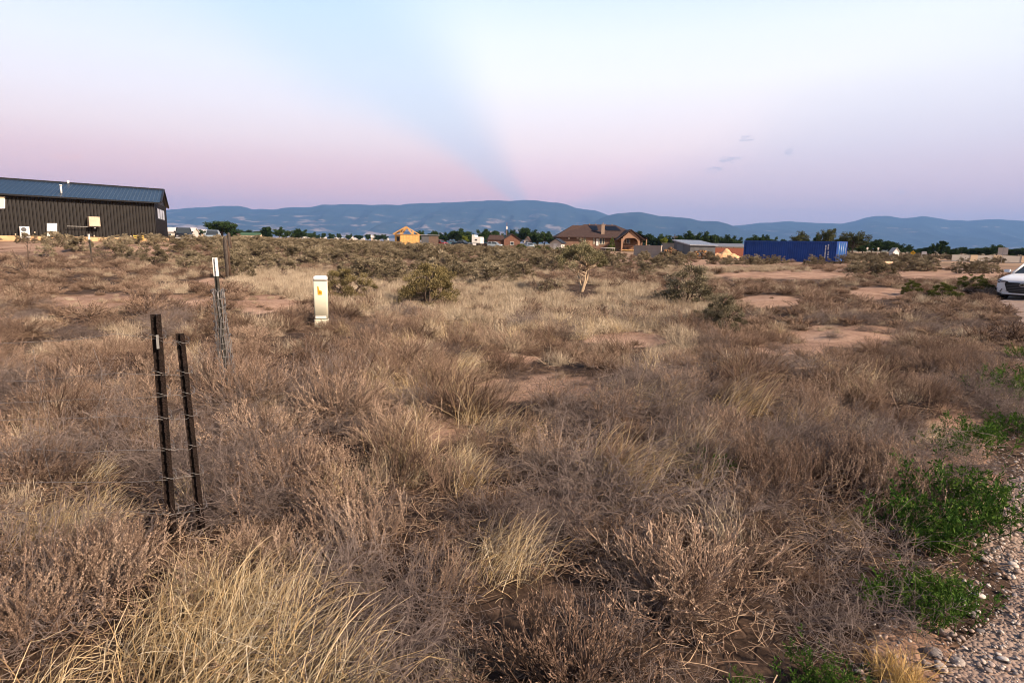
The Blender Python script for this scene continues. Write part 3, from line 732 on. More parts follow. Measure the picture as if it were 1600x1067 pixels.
    for yy in wy:
        for sgn in (-1, 1):
            t = MB().cyl((sgn * (tr - .08), yy, wr), (sgn * (tr + .15), yy, wr), wr, n=24).build('wheel', mTYRE, o)
            MB().cyl((sgn * (tr + .13), yy, wr), (sgn * (tr + .165), yy, wr), wr * .66, wr * .58, n=20).build('rim', mRIM, t)
    f0 = st[0][0]
    for sgn in (-1, 1):
        if kind == 'sedan':
            hd = MB(); hd.add([(sgn * .46, -2.455, .615), (sgn * .80, -2.36, .635), (sgn * .885, -2.16, .70), (sgn * .87, -2.17, .755), (sgn * .74, -2.375, .74), (sgn * .46, -2.45, .70)], [(0, 1, 2, 3, 4, 5)])
            vs2 = [(x, y_ + .12, z_) for x, y_, z_ in hd.v[:6]]; hd.add(vs2, [(5, 4, 3, 2, 1, 0)]); hd.f += [[i, (i + 1) % 6, 6 + (i + 1) % 6, 6 + i] for i in range(6)]; hd.sm += [False] * 6
            h_ = hd.build('headlight', mBLACK, o)
            MB().tube([(sgn * .54, -2.47, .665), (sgn * .70, -2.43, .68), (sgn * .82, -2.33, .70)], .022, 6).build('lens', mLAMP, h_)
            MB().add([(sgn * .60, -2.45, .40), (sgn * .86, -2.33, .42), (sgn * .90, -2.24, .36), (sgn * .66, -2.43, .30), (sgn * .60, -2.35, .40), (sgn * .84, -2.23, .42), (sgn * .86, -2.14, .36), (sgn * .66, -2.33, .30)], [(0, 1, 2, 3), (0, 4, 5, 1), (3, 2, 6, 7), (0, 3, 7, 4), (1, 5, 6, 2)]).build('fog_light_recess', mBLACK, o)
            mm = MB().cyl((sgn * .86, -.88, 1.02), (sgn * .93, -.90, 1.05), .02); mm.add([(sgn * .90, -.95, .99), (sgn * 1.10, -.90, 1.01), (sgn * 1.10, -.88, 1.11), (sgn * .91, -.93, 1.12), (sgn * .90, -.80, .99), (sgn * 1.10, -.78, 1.01), (sgn * 1.10, -.78, 1.11), (sgn * .91, -.80, 1.12)], [(0, 1, 2, 3), (4, 7, 6, 5), (0, 4, 5, 1), (3, 2, 6, 7), (0, 3, 7, 4), (1, 5, 6, 2)])
            mm.build('mirror', m, o, .02)
        else:
            zh = st[1][3] - .12; MB().box(sgn * .70 - .13, sgn * .70 + .13, f0 - .03, f0 + .2, zh - .1, zh + .08).build('headlight', mLAMP, o)
            MB().box(sgn * .98 - .1, sgn * .98 + .1, gh[0][0] + .2, gh[0][0] + .32, gh[0][1] + .05, gh[0][1] + .25).build('mirror', m, o, .02)
    if kind == 'sedan':
        gr = MB(); prof = [(-.50, .66), (.50, .66), (.55, .60), (.46, .34), (.36, .27), (-.36, .27), (-.46, .34), (-.55, .60)]
        gr.prism(prof, -2.475, -2.3); gq = gr.build('grille', mBLACK, o, .012)
        bars = MB()
        for k in range(5): bars.box(-.48, .48, -2.483, -2.475, .33 + .06 * k, .345 + .06 * k)
        bars.build('grille_bars', mGREYM, gq)
        bd = MB(); ring = [(.075 * math.cos(t_) * (1 if abs(math.cos(t_)) < .7 else 1), -2.495, .575 + .06 * math.sin(t_)) for t_ in np.linspace(0, 2 * math.pi, 21)]
        bd.tube(ring, .011, 6); bd.box(-.042, -.024, -2.505, -2.49, .54, .61).box(.024, .042, -2.505, -2.49, .54, .61).box(-.03, .03, -2.505, -2.49, .568, .582)
        bd.build('badge', mCHROME, gq)
        MB().box(-.62, .62, -2.47, -2.3, .205, .245).build('bumper_lip', m, o, .02)
        lpb = MB().box(-.78, .78, -2.30, -1.9, .14, .2).build('underbody', mBLACK, o)
    else:
        MB().box(-.55, .55, f0 - .02, f0 + .2, st[1][3] - .28, st[1][3] - .06).build('grille', mBLACK, o)
        MB().box(-.92, .92, f0 - .10, f0 + .25, st[0][1] + .02, st[0][1] + .22).build('bumper', mGALV, o, .03)
        if kind == 'pickup': MB().box(-.86, .86, 1.0, 2.8, 1.20, 1.275).build('cargo_bed', mBLACK, o)
    return o
CARS = 'vehicles parked by the far houses'
P = at(1606, 22.6) + Vector((math.sin(rad(56)), math.cos(rad(56)), 0)) * 2.44; P.z = float(H(P.x, P.y)); vehicle('parked_car', 'white sedan with black grille at the edge of the gravel road', (P.x, P.y, P.z - .02), rad(-56), 'sedan', mWCAR, detail=True)
P = pt(288, 377, 77); vehicle('pickup_truck', 'black pickup truck beside the dark workshop', (P.x, P.y, float(H(P.x, P.y)) - .05), rad(28), 'pickup', mKCAR)
P = pt(333, 376, 84); vehicle('parked_suv', 'silver-blue suv facing the field, right of the black pickup', (P.x, P.y, float(H(P.x, P.y)) - .1), rad(22), 'suv', mSCAR)
for px, d, k, m_, lb, rz in ((688, 170, 'suv', mRCAR, 'dark red suv among the vehicles right of the plywood house', 50), (706, 176, 'suv', mTCAR, 'teal suv parked behind the sagebrush beside the red one', 12), (722, 165, 'pickup', mKCAR, 'black pickup with silver bumper left of the white camper', 60),
                             (697, 200, 'sedan', mGCAR, 'grey sedan between the red and the teal suv', 80), (773, 178, 'suv', mSCAR, 'pale grey suv in front of the dark trees left of the red brick house', 75), (827, 172, 'suv', mSCAR, 'pale blue suv between red brick house and white shed', 20), (763, 190, 'sedan', mSCAR, 'silver sedan left of the pale grey suv', 85),
                             (1000, 190, 'pickup', mKCAR, 'black pickup behind the pale block wall', 80), (1015, 195, 'suv', mWCAR, 'white suv roof behind the pale block wall', 80)):
    P = at(px, d); vehicle({'pickup': 'pickup_truck', 'suv': 'parked_suv', 'sedan': 'parked_car'}[k], lb, (P.x, P.y, P.z), rad(rz), k, m_, CARS)

# ------------------------------------------------------------------ houses
def wallbox(mb, x0, x1, y0, y1, z0, z1): mb.box(x0, x1, y0, y1, z0, z1)
def gable_house(name, label, cat, loc, rz, w, dp, h, rise, mw, mr, wins=(), door=None, group=None, ov=.35, axis='x', mfr=None):
    """ridge along local x (gables at the sides) or y (gable to the front)"""
    o = empty(name, loc, rz); tag(o, label, cat, group)
    mb = MB(); mb.box(-w / 2, w / 2, 0, dp, -.6, h)
    if axis == 'x':
        mb.prism([(0, h), (dp, h), (dp / 2, h + rise)], -w / 2 + .001, w / 2 - .001, 'x')
        rf = MB()
        for (y0, y1) in ((-ov, dp / 2), (dp + ov, dp / 2)):
            k = -ov * rise / (dp / 2)
            rf.add([(-w / 2 - ov, y0, h + k + .03), (w / 2 + ov, y0, h + k + .03), (w / 2 + ov, y1, h + rise + .03), (-w / 2 - ov, y1, h + rise + .03), (-w / 2 - ov, y0, h + k + .17), (w / 2 + ov, y0, h + k + .17), (w / 2 + ov, y1, h + rise + .17), (-w / 2 - ov, y1, h + rise + .17)],
                   [(0, 1, 2, 3), (4, 5, 6, 7), (0, 1, 5, 4), (2, 3, 7, 6), (1, 2, 6, 5), (0, 3, 7, 4)])
    else:
        mb.prism([(-w / 2, h), (w / 2, h), (0, h + rise)], .001, dp - .001, 'y')
        rf = MB(); k = -ov * rise / (w / 2)
        for sgn in (-1, 1):
            x0 = sgn * (w / 2 + ov)
            rf.add([(x0, -ov, h + k + .03), (x0, dp + ov, h + k + .03), (0, dp + ov, h + rise + .03), (0, -ov, h + rise + .03), (x0, -ov, h + k + .17), (x0, dp + ov, h + k + .17), (0, dp + ov, h + rise + .17), (0, -ov, h + rise + .17)],
                   [(0, 1, 2, 3), (4, 5, 6, 7), (0, 1, 5, 4), (2, 3, 7, 6), (1, 2, 6, 5), (0, 3, 7, 4)])
    mb.build('wall', mw, o); rf.build('roof', mr, o)
    for (x0, x1, z0, z1) in wins:
        f = MB().box(x0, x1, -.07, .02, z0, z1).build('window', mfr or mWHITE, o); MB().box(x0 + .09, x1 - .09, -.085, -.07, z0 + .09, z1 - .09).build('pane', mGLASS, f)
    if door:
        x0, x1, z0, z1 = door; f = MB().box(x0, x1, -.08, .02, z0, z1).build('door', mWHITE, o); MB().box(x1 - .2, x1 - .1, -.13, -.08, z0 + .95, z0 + 1.05).build('handle', mBLACK, f)
    return o

def brick_house():
    d = 165; k = d / FPX
    L0 = at(873, d); R0 = at(1008, d); z0 = L0.z
    o = empty('brick_house', (L0.x, d, z0)); tag(o, 'big brown brick house with a hipped brown roof and gabled arched porch', 'house')
    X = lambda px: (px - 873) * k; Zp = lambda px, py: pt(px, py, d).z - z0
    W_ = X(1004); dp = 17; he = Zp(873, 369.5); hr = Zp(930, 349.3)
    xg0, xg1 = X(965), X(993)
    MB().box(.3, W_ - .3, .3, dp, -.8, he).build('wall', mBRICK, o)
    MB().box(X(909), X(925), .05, .3, -.8, he - .05).build('projecting_bay', mSTUC, o)
    # hipped roof: eaves rectangle to a short ridge, and the lower hip at left
    ov = .7; hipx = (hr - he) * 1.35
    rf = MB(); e = [(-ov, -ov, he), (W_ + ov, -ov, he), (W_ + ov, dp + ov, he), (-ov, dp + ov, he)]
    yR = dp / 2; xl = X(917); xr = X(966)
    rf.add(e + [(xl, yR, hr), (xr, yR, hr)], [(0, 1, 5, 4), (1, 2, 5), (2, 3, 4, 5), (3, 0, 4)])
    rf.add([(-ov, -ov, he - .22), (W_ + ov, -ov, he - .22), (W_ + ov, dp + ov, he - .22), (-ov, dp + ov, he - .22)] + e, [(0, 1, 2, 3), (0, 1, 5, 4), (1, 2, 6, 5), (3, 0, 4, 7), (2, 3, 7, 6)])
    hl = Zp(897, 351.5); rf.add([(-ov, 0, he + .01), (X(925), -.5, he + .01), (X(925), yR - 1, hr - .3), (X(896), yR - 2.5, hl), (-ov, dp, he + .01), (X(925), dp, he + .01)], [(0, 1, 2, 3), (0, 3, 4), (3, 2, 5, 4)])
    roof = rf.build('roof', mSHING, o)
    # solar panels lie on the front slope
    def slope(px, f):
        return Vector((px, -ov + (yR + ov) * f, he + (hr - he) * f + .12))
    for a, b in ((X(922), X(938.5)), (X(944.5), X(979))):
        sp = MB(); b2 = min(b, X(975)); sp.add([slope(a + 1.0, .50), slope(b2 - .5, .50), slope(b2 - 1.6 if b2 > X(960) else b2 - .4, .86), slope(a, .86)], [(0, 1, 2, 3)])
        sp.build('solar_panels', mSOLAR, roof, fix=False)
    c = slope(X(941.5), .28); MB().box(c.x - .45, c.x + .45, c.y - .45, c.y + .55, he + .6, hr - .25).box(c.x - .5, c.x + .5, c.y - .5, c.y + .6, hr - .25, hr - .1).cyl((c.x, c.y, hr - .2), (c.x, c.y, hr + .3), .12).build('chimney', mat('chimney_stone', (.30, .22, .17), .9, .15, 3), roof)
    for px in (900, 906, 925, 935, 950, 961): MB().cyl((X(px), yR - .4, hr - .35 if px > 915 else hl - .3), (X(px), yR - .4, hr + .2 if px > 915 else hl + .25), .1).build('roof_vent', mSTUC, roof)
    # gabled porch
    gx = (xg0 + xg1) / 2; gp = Zp(980, 359.5); yf = -4.2
    rf = MB(); hw = (xg1 - xg0) / 2 + .7
    for s_ in (-1, 1):
        rf.add([(gx, yf - .5, gp + .1), (gx + s_ * (hw + .6), yf - .5, he - .55), (gx + s_ * (hw + .6), 3, he - .55), (gx, 5.5, gp + .1), (gx, yf - .5, gp - .12), (gx + s_ * (hw + .6), yf - .5, he - .77), (gx + s_ * (hw + .6), 3, he - .77), (gx, 5.5, gp - .12)],
               [(0, 1, 2, 3), (4, 5, 6, 7), (0, 1, 5, 4), (1, 2, 6, 5)])
    # the wing roof at right drops to a lower eave
    rf.add([(X(990), -1, he + .3), (X(1009), -1.2, he - .25), (X(1009), dp * .6, he - .25), (X(990), dp * .5, he + 1.4), (X(990), -1, he + 1.6)], [(4, 1, 2, 3)])
    rf.build('porch_roof', mSHING, roof)
    za = Zp(980, 372.2); zl = Zp(980, 389.5); zs = Zp(980, 380)
    a0, a1 = gx - (xg1 - xg0) / 2, gx + (xg1 - xg0) / 2
    arch = [(a0 + .35 + (a1 - a0 - .7) * t_, zl + (za - zl) * (1 - abs(2 * t_ - 1) ** 4) ** .35) for t_ in np.linspace(0, 1, 17)]
    pw = MB(); y0_, y1_ = yf, yf + .35
    outer = [(a0, -.8), (a0, he - .3), (gx, gp - .25), (a1, he - .3), (a1, -.8)]
    # front face as strips between the arch and the outline above it
    def top(x): return he - .3 + (gp - .25 - he + .3) * (1 - abs(x - gx) / (gx - a0)) - .0
    for yy in (y0_, y1_):
        for (x0, z0_), (x1, z1_) in zip(arch, arch[1:]): pw.poly([(x0, yy, z0_), (x1, yy, z1_), (x1, yy, top(x1)), (x0, yy, top(x0))])
    for (x0, z0_), (x1, z1_) in zip(arch, arch[1:]): pw.poly([(x0, y0_, z0_), (x1, y0_, z1_), (x1, y1_, z1_), (x0, y1_, z0_)])
    pw.box(a0, a0 + .35, y0_, y1_, -.8, top(a0)).box(a1 - .35, a1, y0_, y1_, -.8, top(a1))
    pw.box(a0, a0 + .3, y1_, .3, he - .9, he - .5).box(a1 - .3, a1, y1_, .3, he - .9, he - .5)
    pw.build('porch_arch', mSTUC, o)
    MB().box(a0 + .2, a1 - .2, yf + .3, .3, zl - .35, zl - .05).build('porch_deck', mLUM, o)
    rl = MB().box(a0 + .35, a1 - .35, yf + .1, yf + .22, zl + .85, zl + 1.0)
    for q in np.linspace(a0 + .5, a1 - .5, 12): rl.box(q - .03, q + .03, yf + .13, yf + .19, zl, zl + .86)
    rl.build('porch_railing', mat('dark_rail_wood', (.09, .04, .025), .8, .2), o)
    MB().box(X(1006), X(1006) + .3, -1, -.7, -.8, he - .3).build('corner_post', mSTUC, o)
    def win(x0, x1, y0, y1, yy=.3, fr=mCREAM):
        A, B_ = X(x0), X(x1); f = MB().box(A, B_, yy - .08, yy + .02, Zp(x0, y1), Zp(x0, y0)).build('window', fr, o)
        MB().box(A + .12, B_ - .12, yy - .10, yy - .08, Zp(x0, y1) + .12, Zp(x0, y0) - .12).build('pane', mGLASS, f)
    win(911, 914.5, 371, 378.5, .05, mCREAM); win(926, 928.5, 372, 381, .3); win(935.5, 940, 372, 382, .3); win(940.5, 943.5, 372, 382, .3); win(969, 975, 373.5, 380.5, .3, mWHITE); win(977, 983, 373.5, 380.5, .3, mWHITE)
    dr = MB().box(X(930.5), X(934.5), .18, .32, Zp(932, 384), Zp(932, 373)).build('door', mWHITE, o); MB().box(X(934), X(934) + .15, .12, .18, Zp(932, 379), Zp(932, 378)).build('handle', mBLACK, dr)
    MB().box(X(905), X(908.5), .1, .3, Zp(906, 376), Zp(906, 371)).build('wall_vent', mCREAM, o)
    for px, py in ((888.5, 372.5), (902, 372)): MB().box(X(px) - .25, X(px) + .25, .12, .32, Zp(px, py) - .22, Zp(px, py) + .22).build('wall_light', mWHITE, o)
brick_house()

P = at(868, 150); gable_house('garden_shed', 'white garden shed with black roof left of the brown brick house', 'shed', (P.x, P.y, P.z), rad(-25), 3.0, 2.6, 1.9, .9, mWALLW, mBLACK, door=(-.5, .5, 0, 1.7), axis='y')
P = at(800, 185); rz = rad(0)
o = gable_house('red_brick_house', 'small red brick house with dark roof in front of the trees', 'house', (P.x, P.y, P.z), rad(8), 5.0, 6, 2.6, 1.6, mBRICKR, mSHING, wins=((-.6, .6, .9, 1.9),), axis='y')
gx_ = MB().box(-7.2, -2.5, .8, 5.2, -.6, 2.4).build('side_wing', mBRICKR, o)
MB().add([(-7.5, .4, 2.4), (-2.3, .4, 2.4), (-2.3, 3, 3.9), (-6.6, 3, 3.9), (-7.5, 5.6, 2.4), (-2.3, 5.6, 2.4)], [(0, 1, 2, 3), (3, 2, 5, 4), (0, 3, 4), (0, 1, 5, 4)]).build('wing_roof', mSHING, o)
# plywood house under construction
def plywood():
    d = 150; k = d / FPX; P = pt(616, 384, d)
    z0 = float(H(P.x, P.y)) - .2; o = empty('unfinished_house', (P.x, P.y, z0), rad(6)); tag(o, 'unfinished plywood house with open roof trusses', 'house')
    w = 37 * k; h = pt(640, 367, d).z - z0; hp = pt(633, 354.5, d).z - z0; xs = 9.5 * k; dp = 5
    mb = MB(); mb.box(xs, w, 0, dp, -.3, h); mb.build('wall', mOSB, o)
    mb = MB(); mb.add([(0, 1.5, -.3), (xs, .02, -.3), (xs, .02, h), (0, 1.5, h)], [(0, 1, 2, 3)]); mb.add([(0, 1.5, -.3), (0, dp, -.3), (0, dp, h), (0, 1.5, h)], [(0, 1, 2, 3)]); mb.build('side_wall', mOSB, o)
    f = MB(); q = lambda s, z: (xs * s, 1.5 * (1 - s) - .02, z); f.poly([q(.35, h * .45), q(.85, h * .45), q(.85, h * .82), q(.35, h * .82)]); f.build('window', mBLACK, o, fix=False)
    st = MB()
    for i in range(7): st.box(xs + (w - xs) * i / 6 - .02, xs + (w - xs) * i / 6 + .05, -.05, 0, -.3, h)
    st.box(xs, w, -.045, -.005, h * .28, h * .31)
    st.build('batten', mLUM, o)
    tr = MB(); ax = w * .5
    for i in range(6):
        yy = -.1 + dp * i / 5
        for a, b in (((-.3, h), (ax, hp)), ((w + .3, h), (ax, hp)), ((0, h + .05), (w, h + .05)), ((ax * .5, h), (ax, hp)), ((ax * 1.5, h), (ax, hp)), ((ax * .5, h), (ax * .5, (h + hp) / 2)), ((ax * 1.5, h), (ax * 1.5, (h + hp) / 2))):
            tr.tube([(a[0], yy, a[1]), (b[0], yy, b[1])], .10, 4, smooth=False)
    t_ = tr.build('roof_truss', mLUM, o)
    dk = MB(); dk.add([(-.35, -.1, h + .12), (-.35, dp + .2, h + .12), (ax, dp + .2, hp + .12), (ax, -.1, hp + .12), (-.35, -.1, h + .2), (-.35, dp + .2, h + .2), (ax, dp + .2, hp + .2), (ax, -.1, hp + .2)], [(0, 1, 2, 3), (4, 5, 6, 7), (0, 3, 7, 4), (0, 1, 5, 4), (1, 2, 6, 5)])
    dk.build('roof_deck', mLUM, o)
plywood()
# dark container shed beside it
P = at(659, 168)
o = empty('storage_shed', (P.x, P.y, P.z), rad(10)); tag(o, 'dark flat-roofed shed with brown side right of the plywood house', 'shed')
MB().box(0, 1.9, 0, 4, -.4, 2.9).build('dark_end', mGREYM, o); MB().box(1.91, 4.6, .02, 4, -.4, 2.75).build('wall', mat('shed_brown', (.13, .09, .07), .8, .15, 2), o); MB().box(-.3, 4.9, -.3, 4.3, 2.9, 3.05).build('roof', mROOFG, o)
# white camper
P = at(737, 168)
o = empty('camper', (P.x, P.y, P.z), rad(-6)); tag(o, 'white camper trailer parked between dark trees', 'camper')
b = MB().prism([(0, .6), (2.5, .6), (2.5, 2.95), (.9, 2.95), (.75, 3.45), (.05, 3.5), (0, 2.9)], 0, 5.5).build('body', mWHITE, o, .05)
f = MB().box(.9, 1.5, -.04, .0, 1.9, 2.3).build('window', mBLACK, o); MB().box(.1, 2.4, -.03, 0, 1.15, 1.28).build('stripe', mGREYM, o)
for x in (.1, 2.2):
    for yy in (1.6, 3.4): MB().cyl((x, yy, .33), (x + .22, yy, .33), .34, n=16).build('wheel', mTYRE, o)
P = at(746, 160)
o = empty('utility_trailer', (P.x, P.y, P.z), rad(15)); tag(o, 'low dark brown trailer in front of the white camper', 'trailer')
MB().box(0, 2.6, 0, 1.6, .45, .6).box(0, 2.6, 0, .06, .6, 1.15).box(0, 2.6, 1.54, 1.6, .6, 1.15).box(0, .06, 0, 1.6, .6, 1.15).build('bed', mRUST, o)
for yy in (-.18, 1.62): MB().cyl((1.5, yy, .32), (1.5, yy + .18, .32), .33, n=16).build('wheel', mTYRE, o)
MB().tube([(2.6, .8, .5), (3.6, .8, .45)], .05, 6).build('drawbar', mRUST, o)
# mast with white top
P = at(791.5, 205); o = empty('mast', (P.x, P.y, P.z)); tag(o, 'tall thin mast with a white box near its top behind the red brick house', 'mast')
MB().cyl((0, 0, 0), (0, 0, 8.3), .13, .08, 8).build('pole', mat('dull_red_steel', (.30, .20, .20), .7, .1), o); MB().box(-.25, .25, -.2, .2, 6.1, 7.0).build('box', mWHITE, o, .04)
for px, py_, d, hh in ((1053.5, 366, 130, 3), (783.5, 366, 200, 0)):
    P = at(px, d); z1 = pt(px, py_, d).z; o = empty('utility_pole', (P.x, P.y, P.z)); tag(o, 'thin wooden pole among the trees ' + ('behind the grey shed' if px > 900 else 'left of the red brick house'), 'pole', 'wooden poles')
    MB().cyl((0, 0, 0), (0, 0, z1 - P.z), .12, .09, 8).build('pole', mWOODG, o); MB().box(-.7, .7, -.06, .06, z1 - P.z - .7, z1 - P.z - .55).build('crossarm', mWOODG, o)
# pale playhouse-like white gable at 823, 362
P = at(823, 200); gable_house('white_cottage', 'white gabled cottage in front of the trees left of the garden shed', 'house', (P.x, P.y, P.z), rad(-14), 1.9, 2.5, 2.3, 1.4, mWALLW, mSHING, wins=((-.4, .4, 1.4, 2.3),), axis='y')
# tarp covered boat-like pale dome in the yard
P = at(950, 148); o = empty('trampoline', (P.x, P.y, P.z)); tag(o, 'round pale trampoline in the yard before the brown brick house', 'trampoline')
ring = [(1.7 * math.cos(t), 1.7 * math.sin(t), .85) for t in np.linspace(0, 2 * math.pi, 25)]
MB().tube(ring, .09, 6).build('rim', mWALLW, o); MB().cyl((0, 0, .84), (0, 0, .87), 1.65, n=24).build('mat', mGREYM, o)
for k in range(6):
    a = k * math.pi / 3; MB().cyl((1.65 * math.cos(a), 1.65 * math.sin(a), 0), (1.65 * math.cos(a), 1.65 * math.sin(a), .85), .04, n=6).build('leg', mGALV, o)

# ------------------------------------------------------------------ walls, shed, wood, container
def oriented(px0, d0, px1, d1):
    a = at(px0, d0); b = at(px1, d1); v = b - a; v.z = 0; return a, math.atan2(v.y, v.x), v.length
def block_wall(px0, d0, px1, d1, ptop, label):
    a, rz, ln = oriented(px0, d0, px1, d1); h = pt(px0, ptop, d0).z - a.z
    o = empty('block_wall', a, rz); tag(o, label, 'wall', 'pale block walls'); MB().box(0, ln, 0, .2, -.4, h).build('wall', mBLOCK, o)
    jt = MB()
    for k in range(1, int(h / .4) + 1): jt.box(.01, ln - .01, -.004, .001, k * .4 - .02, k * .4)
    jt.build('joint', mat('mortar', (.30, .25, .22), .9, .1), o)
    MB().box(-.05, ln + .05, -.06, .26, h, h + .09).build('coping', mBLOCK, o)
block_wall(990.5, 88, 1033, 84, 384.2, 'pale tan block wall right of the brick house porch')
block_wall(1035, 90, 1064, 88, 380.6, 'taller tan block wall behind the left firewood pile')
def grey_shed():
    c = at(1079, 82); z0 = c.z
    o = empty('grey_shed', c, 0); tag(o, 'dark grey metal shed with a pale sloping steel roof', 'shed')
    Lf = at(1053.5, 88.5) - c; Rt = at(1118, 84.6) - c; Lf.z = Rt.z = 0; Bk = Lf + Rt
    Z = Vector((0, 0, 1)); hl = pt(1079, 384.0, 82).z - z0; hh = pt(1054, 376.5, 88.5).z - z0
    v0 = Vector((0, 0, 0))
    mb = MB(); quad_ribs(v0 - Z * .3, Rt - Z * .3, Rt + Z * hl, Z * hl, 22, .03, mb, .3); mb.build('front_wall', mGREYM, o, fix=False)
    mb = MB(); mb.add([Lf - Z * .3, -Z * .3, Z * hl, Lf + Z * hh, Bk - Z * .3, Rt - Z * .3, Rt + Z * hl, Bk + Z * hh], [(0, 1, 2, 3), (5, 4, 7, 6), (0, 4, 7, 3)]); mb.build('side_wall', mGREYM, o, fix=False)
    dl = Lf.normalized(); n = Vector((dl.y, -dl.x, 0)); n = -n if n.dot(-Vector((c.x, c.y, 0))) < 0 else n
    L_ = Lf.length
    dr = MB(); q = [Lf * .42 + n * .04, Lf * .80 + n * .04, Lf * .80 + Z * 1.95 + n * .04, Lf * .42 + Z * 1.95 + n * .04]; dr.poly(q)
    dd_ = dr.build('door', mat('grey_door', (.13, .135, .15), .5, .1), o, fix=False); MB().box(-.05, .05, -.05, .05, -.1, .1, Matrix.Translation(Lf * .47 + Z * 1.0 + n * .08)).build('handle', mCHROME, dd_)
    r = MB(); e1 = Rt.normalized() * .35; e2 = dl * .35
    T = [v0 - e1 - e2 + Z * (hl + .02), Rt + e1 - e2 + Z * (hl + .02), Bk + e1 + e2 + Z * (hh + .06), Lf - e1 + e2 + Z * (hh + .06)]
    r.add(T + [p + Z * .12 for p in T], [(0, 1, 2, 3), (4, 5, 6, 7), (0, 1, 5, 4), (1, 2, 6, 5), (2, 3, 7, 6), (3, 0, 4, 7)])
    ro = r.build('roof', mROOFG, o)
    rb = MB()
    for k in range(13): rb.tube([(T[0] + (T[1] - T[0]) * (k / 12)) + Z * .13, (T[3] + (T[2] - T[3]) * (k / 12)) + Z * .13], .03, 4, smooth=False)
    rb.build('roof_ribs', mROOFG, ro)
grey_shed()
def wood_pile(px, d, w, h, label, seed):
    P = at(px, d); o = empty('firewood_pile', P, -math.atan2(P.x, P.y)); tag(o, label, 'firewood', 'firewood piles')
    R = random.Random(seed); bark = MB(); ends = MB()
    for k in range(170):
        x = R.uniform(-w / 2, w / 2); top = h * (1 - (abs(x) / (w / 2 + .1)) ** 2.2); z_ = R.uniform(.02, max(.06, top)); y_ = R.uniform(-.25, .6) + z_ * .45 - .2
        r_ = R.uniform(.07, .15); ln = R.uniform(.3, .5); a = R.uniform(-.9, .9); e = R.uniform(-.35, .35)
        dv = Vector((math.sin(a), -math.cos(a) * math.cos(e), math.sin(e))); c_ = Vector((x, y_, z_))
        bark.tube([c_, c_ - dv * -ln * -1], r_, 7, caps=False)
        ends.tube([c_ - dv * .0, c_ + dv * .012], r_ * .93, 7); ends.tube([c_ - dv * ln, c_ - dv * (ln + .012)], r_ * .93, 7)
    bark.build('split_logs', mBARK, o); ends.build('cut_ends', mLOGEND, o)
wood_pile(1048, 83, 2.7, 1.45, 'mound of split firewood before the taller tan block wall', 3)
wood_pile(1097, 79, 3.3, 1.15, 'low mound of split firewood before the grey shed', 4)
def chip_pile():
    P = at(1135, 90); o = empty('wood_chip_pile', P); tag(o, 'pale orange pile of wood chips between grey shed and blue container', 'pile')
    n = 40; V = []; F = []
    for i in range(n):
        for j in range(n):
            x = (i / (n - 1) - .5) * 4.8; y_ = (j / (n - 1) - .5) * 3.6; r_ = math.hypot(x / 2.35, y_ / 1.7)
            z_ = 1.25 * max(0, 1 - r_) ** .75 * (1 + .25 * math.sin(3 * x + 1) * math.cos(2.4 * y_)) + .22 * mnoise.noise(Vector((x * 2.2, y_ * 2.2, 1))) * (r_ < 1)
            V.append((x, y_, z_ - .05))
    F = [(i * n + j, (i + 1) * n + j, (i + 1) * n + j + 1, i * n + j + 1) for i in range(n - 1) for j in range(n - 1)]
    MB().add(V, F, None, True).build('heap', mCHIPS, o)
chip_pile()
a, rz, ln = oriented(1108, 99, 1166, 101); o = empty('board_fence', a, rz); tag(o, 'dark red board fence behind the wood chip pile', 'fence')
mb = MB()
for k in range(int(ln / .16)): mb.box(k * .16, k * .16 + .15, 0, .025, 0, 1.55 + .03 * math.sin(k * 1.7))
mb.build('boards', mREDF, o); MB().box(0, ln, .026, .08, .3, .4).box(0, ln, .026, .08, 1.2, 1.3).build('rail', mREDF, o)
for k in range(4): MB().box(ln * k / 3 - .05, ln * k / 3 + .05, .03, .13, -.2, 1.7).build('post', mREDF, o)
P = at(1140, 128); gable_house('long_grey_house', 'low house with pale grey roof behind the red board fence', 'house', (P.x, P.y, P.z), rad(-3), 6.4, 6, 1.7, .55, mWALLW, mGREYR, wins=((-1.5, -.4, .7, 1.4), (1, 2, .7, 1.4)))

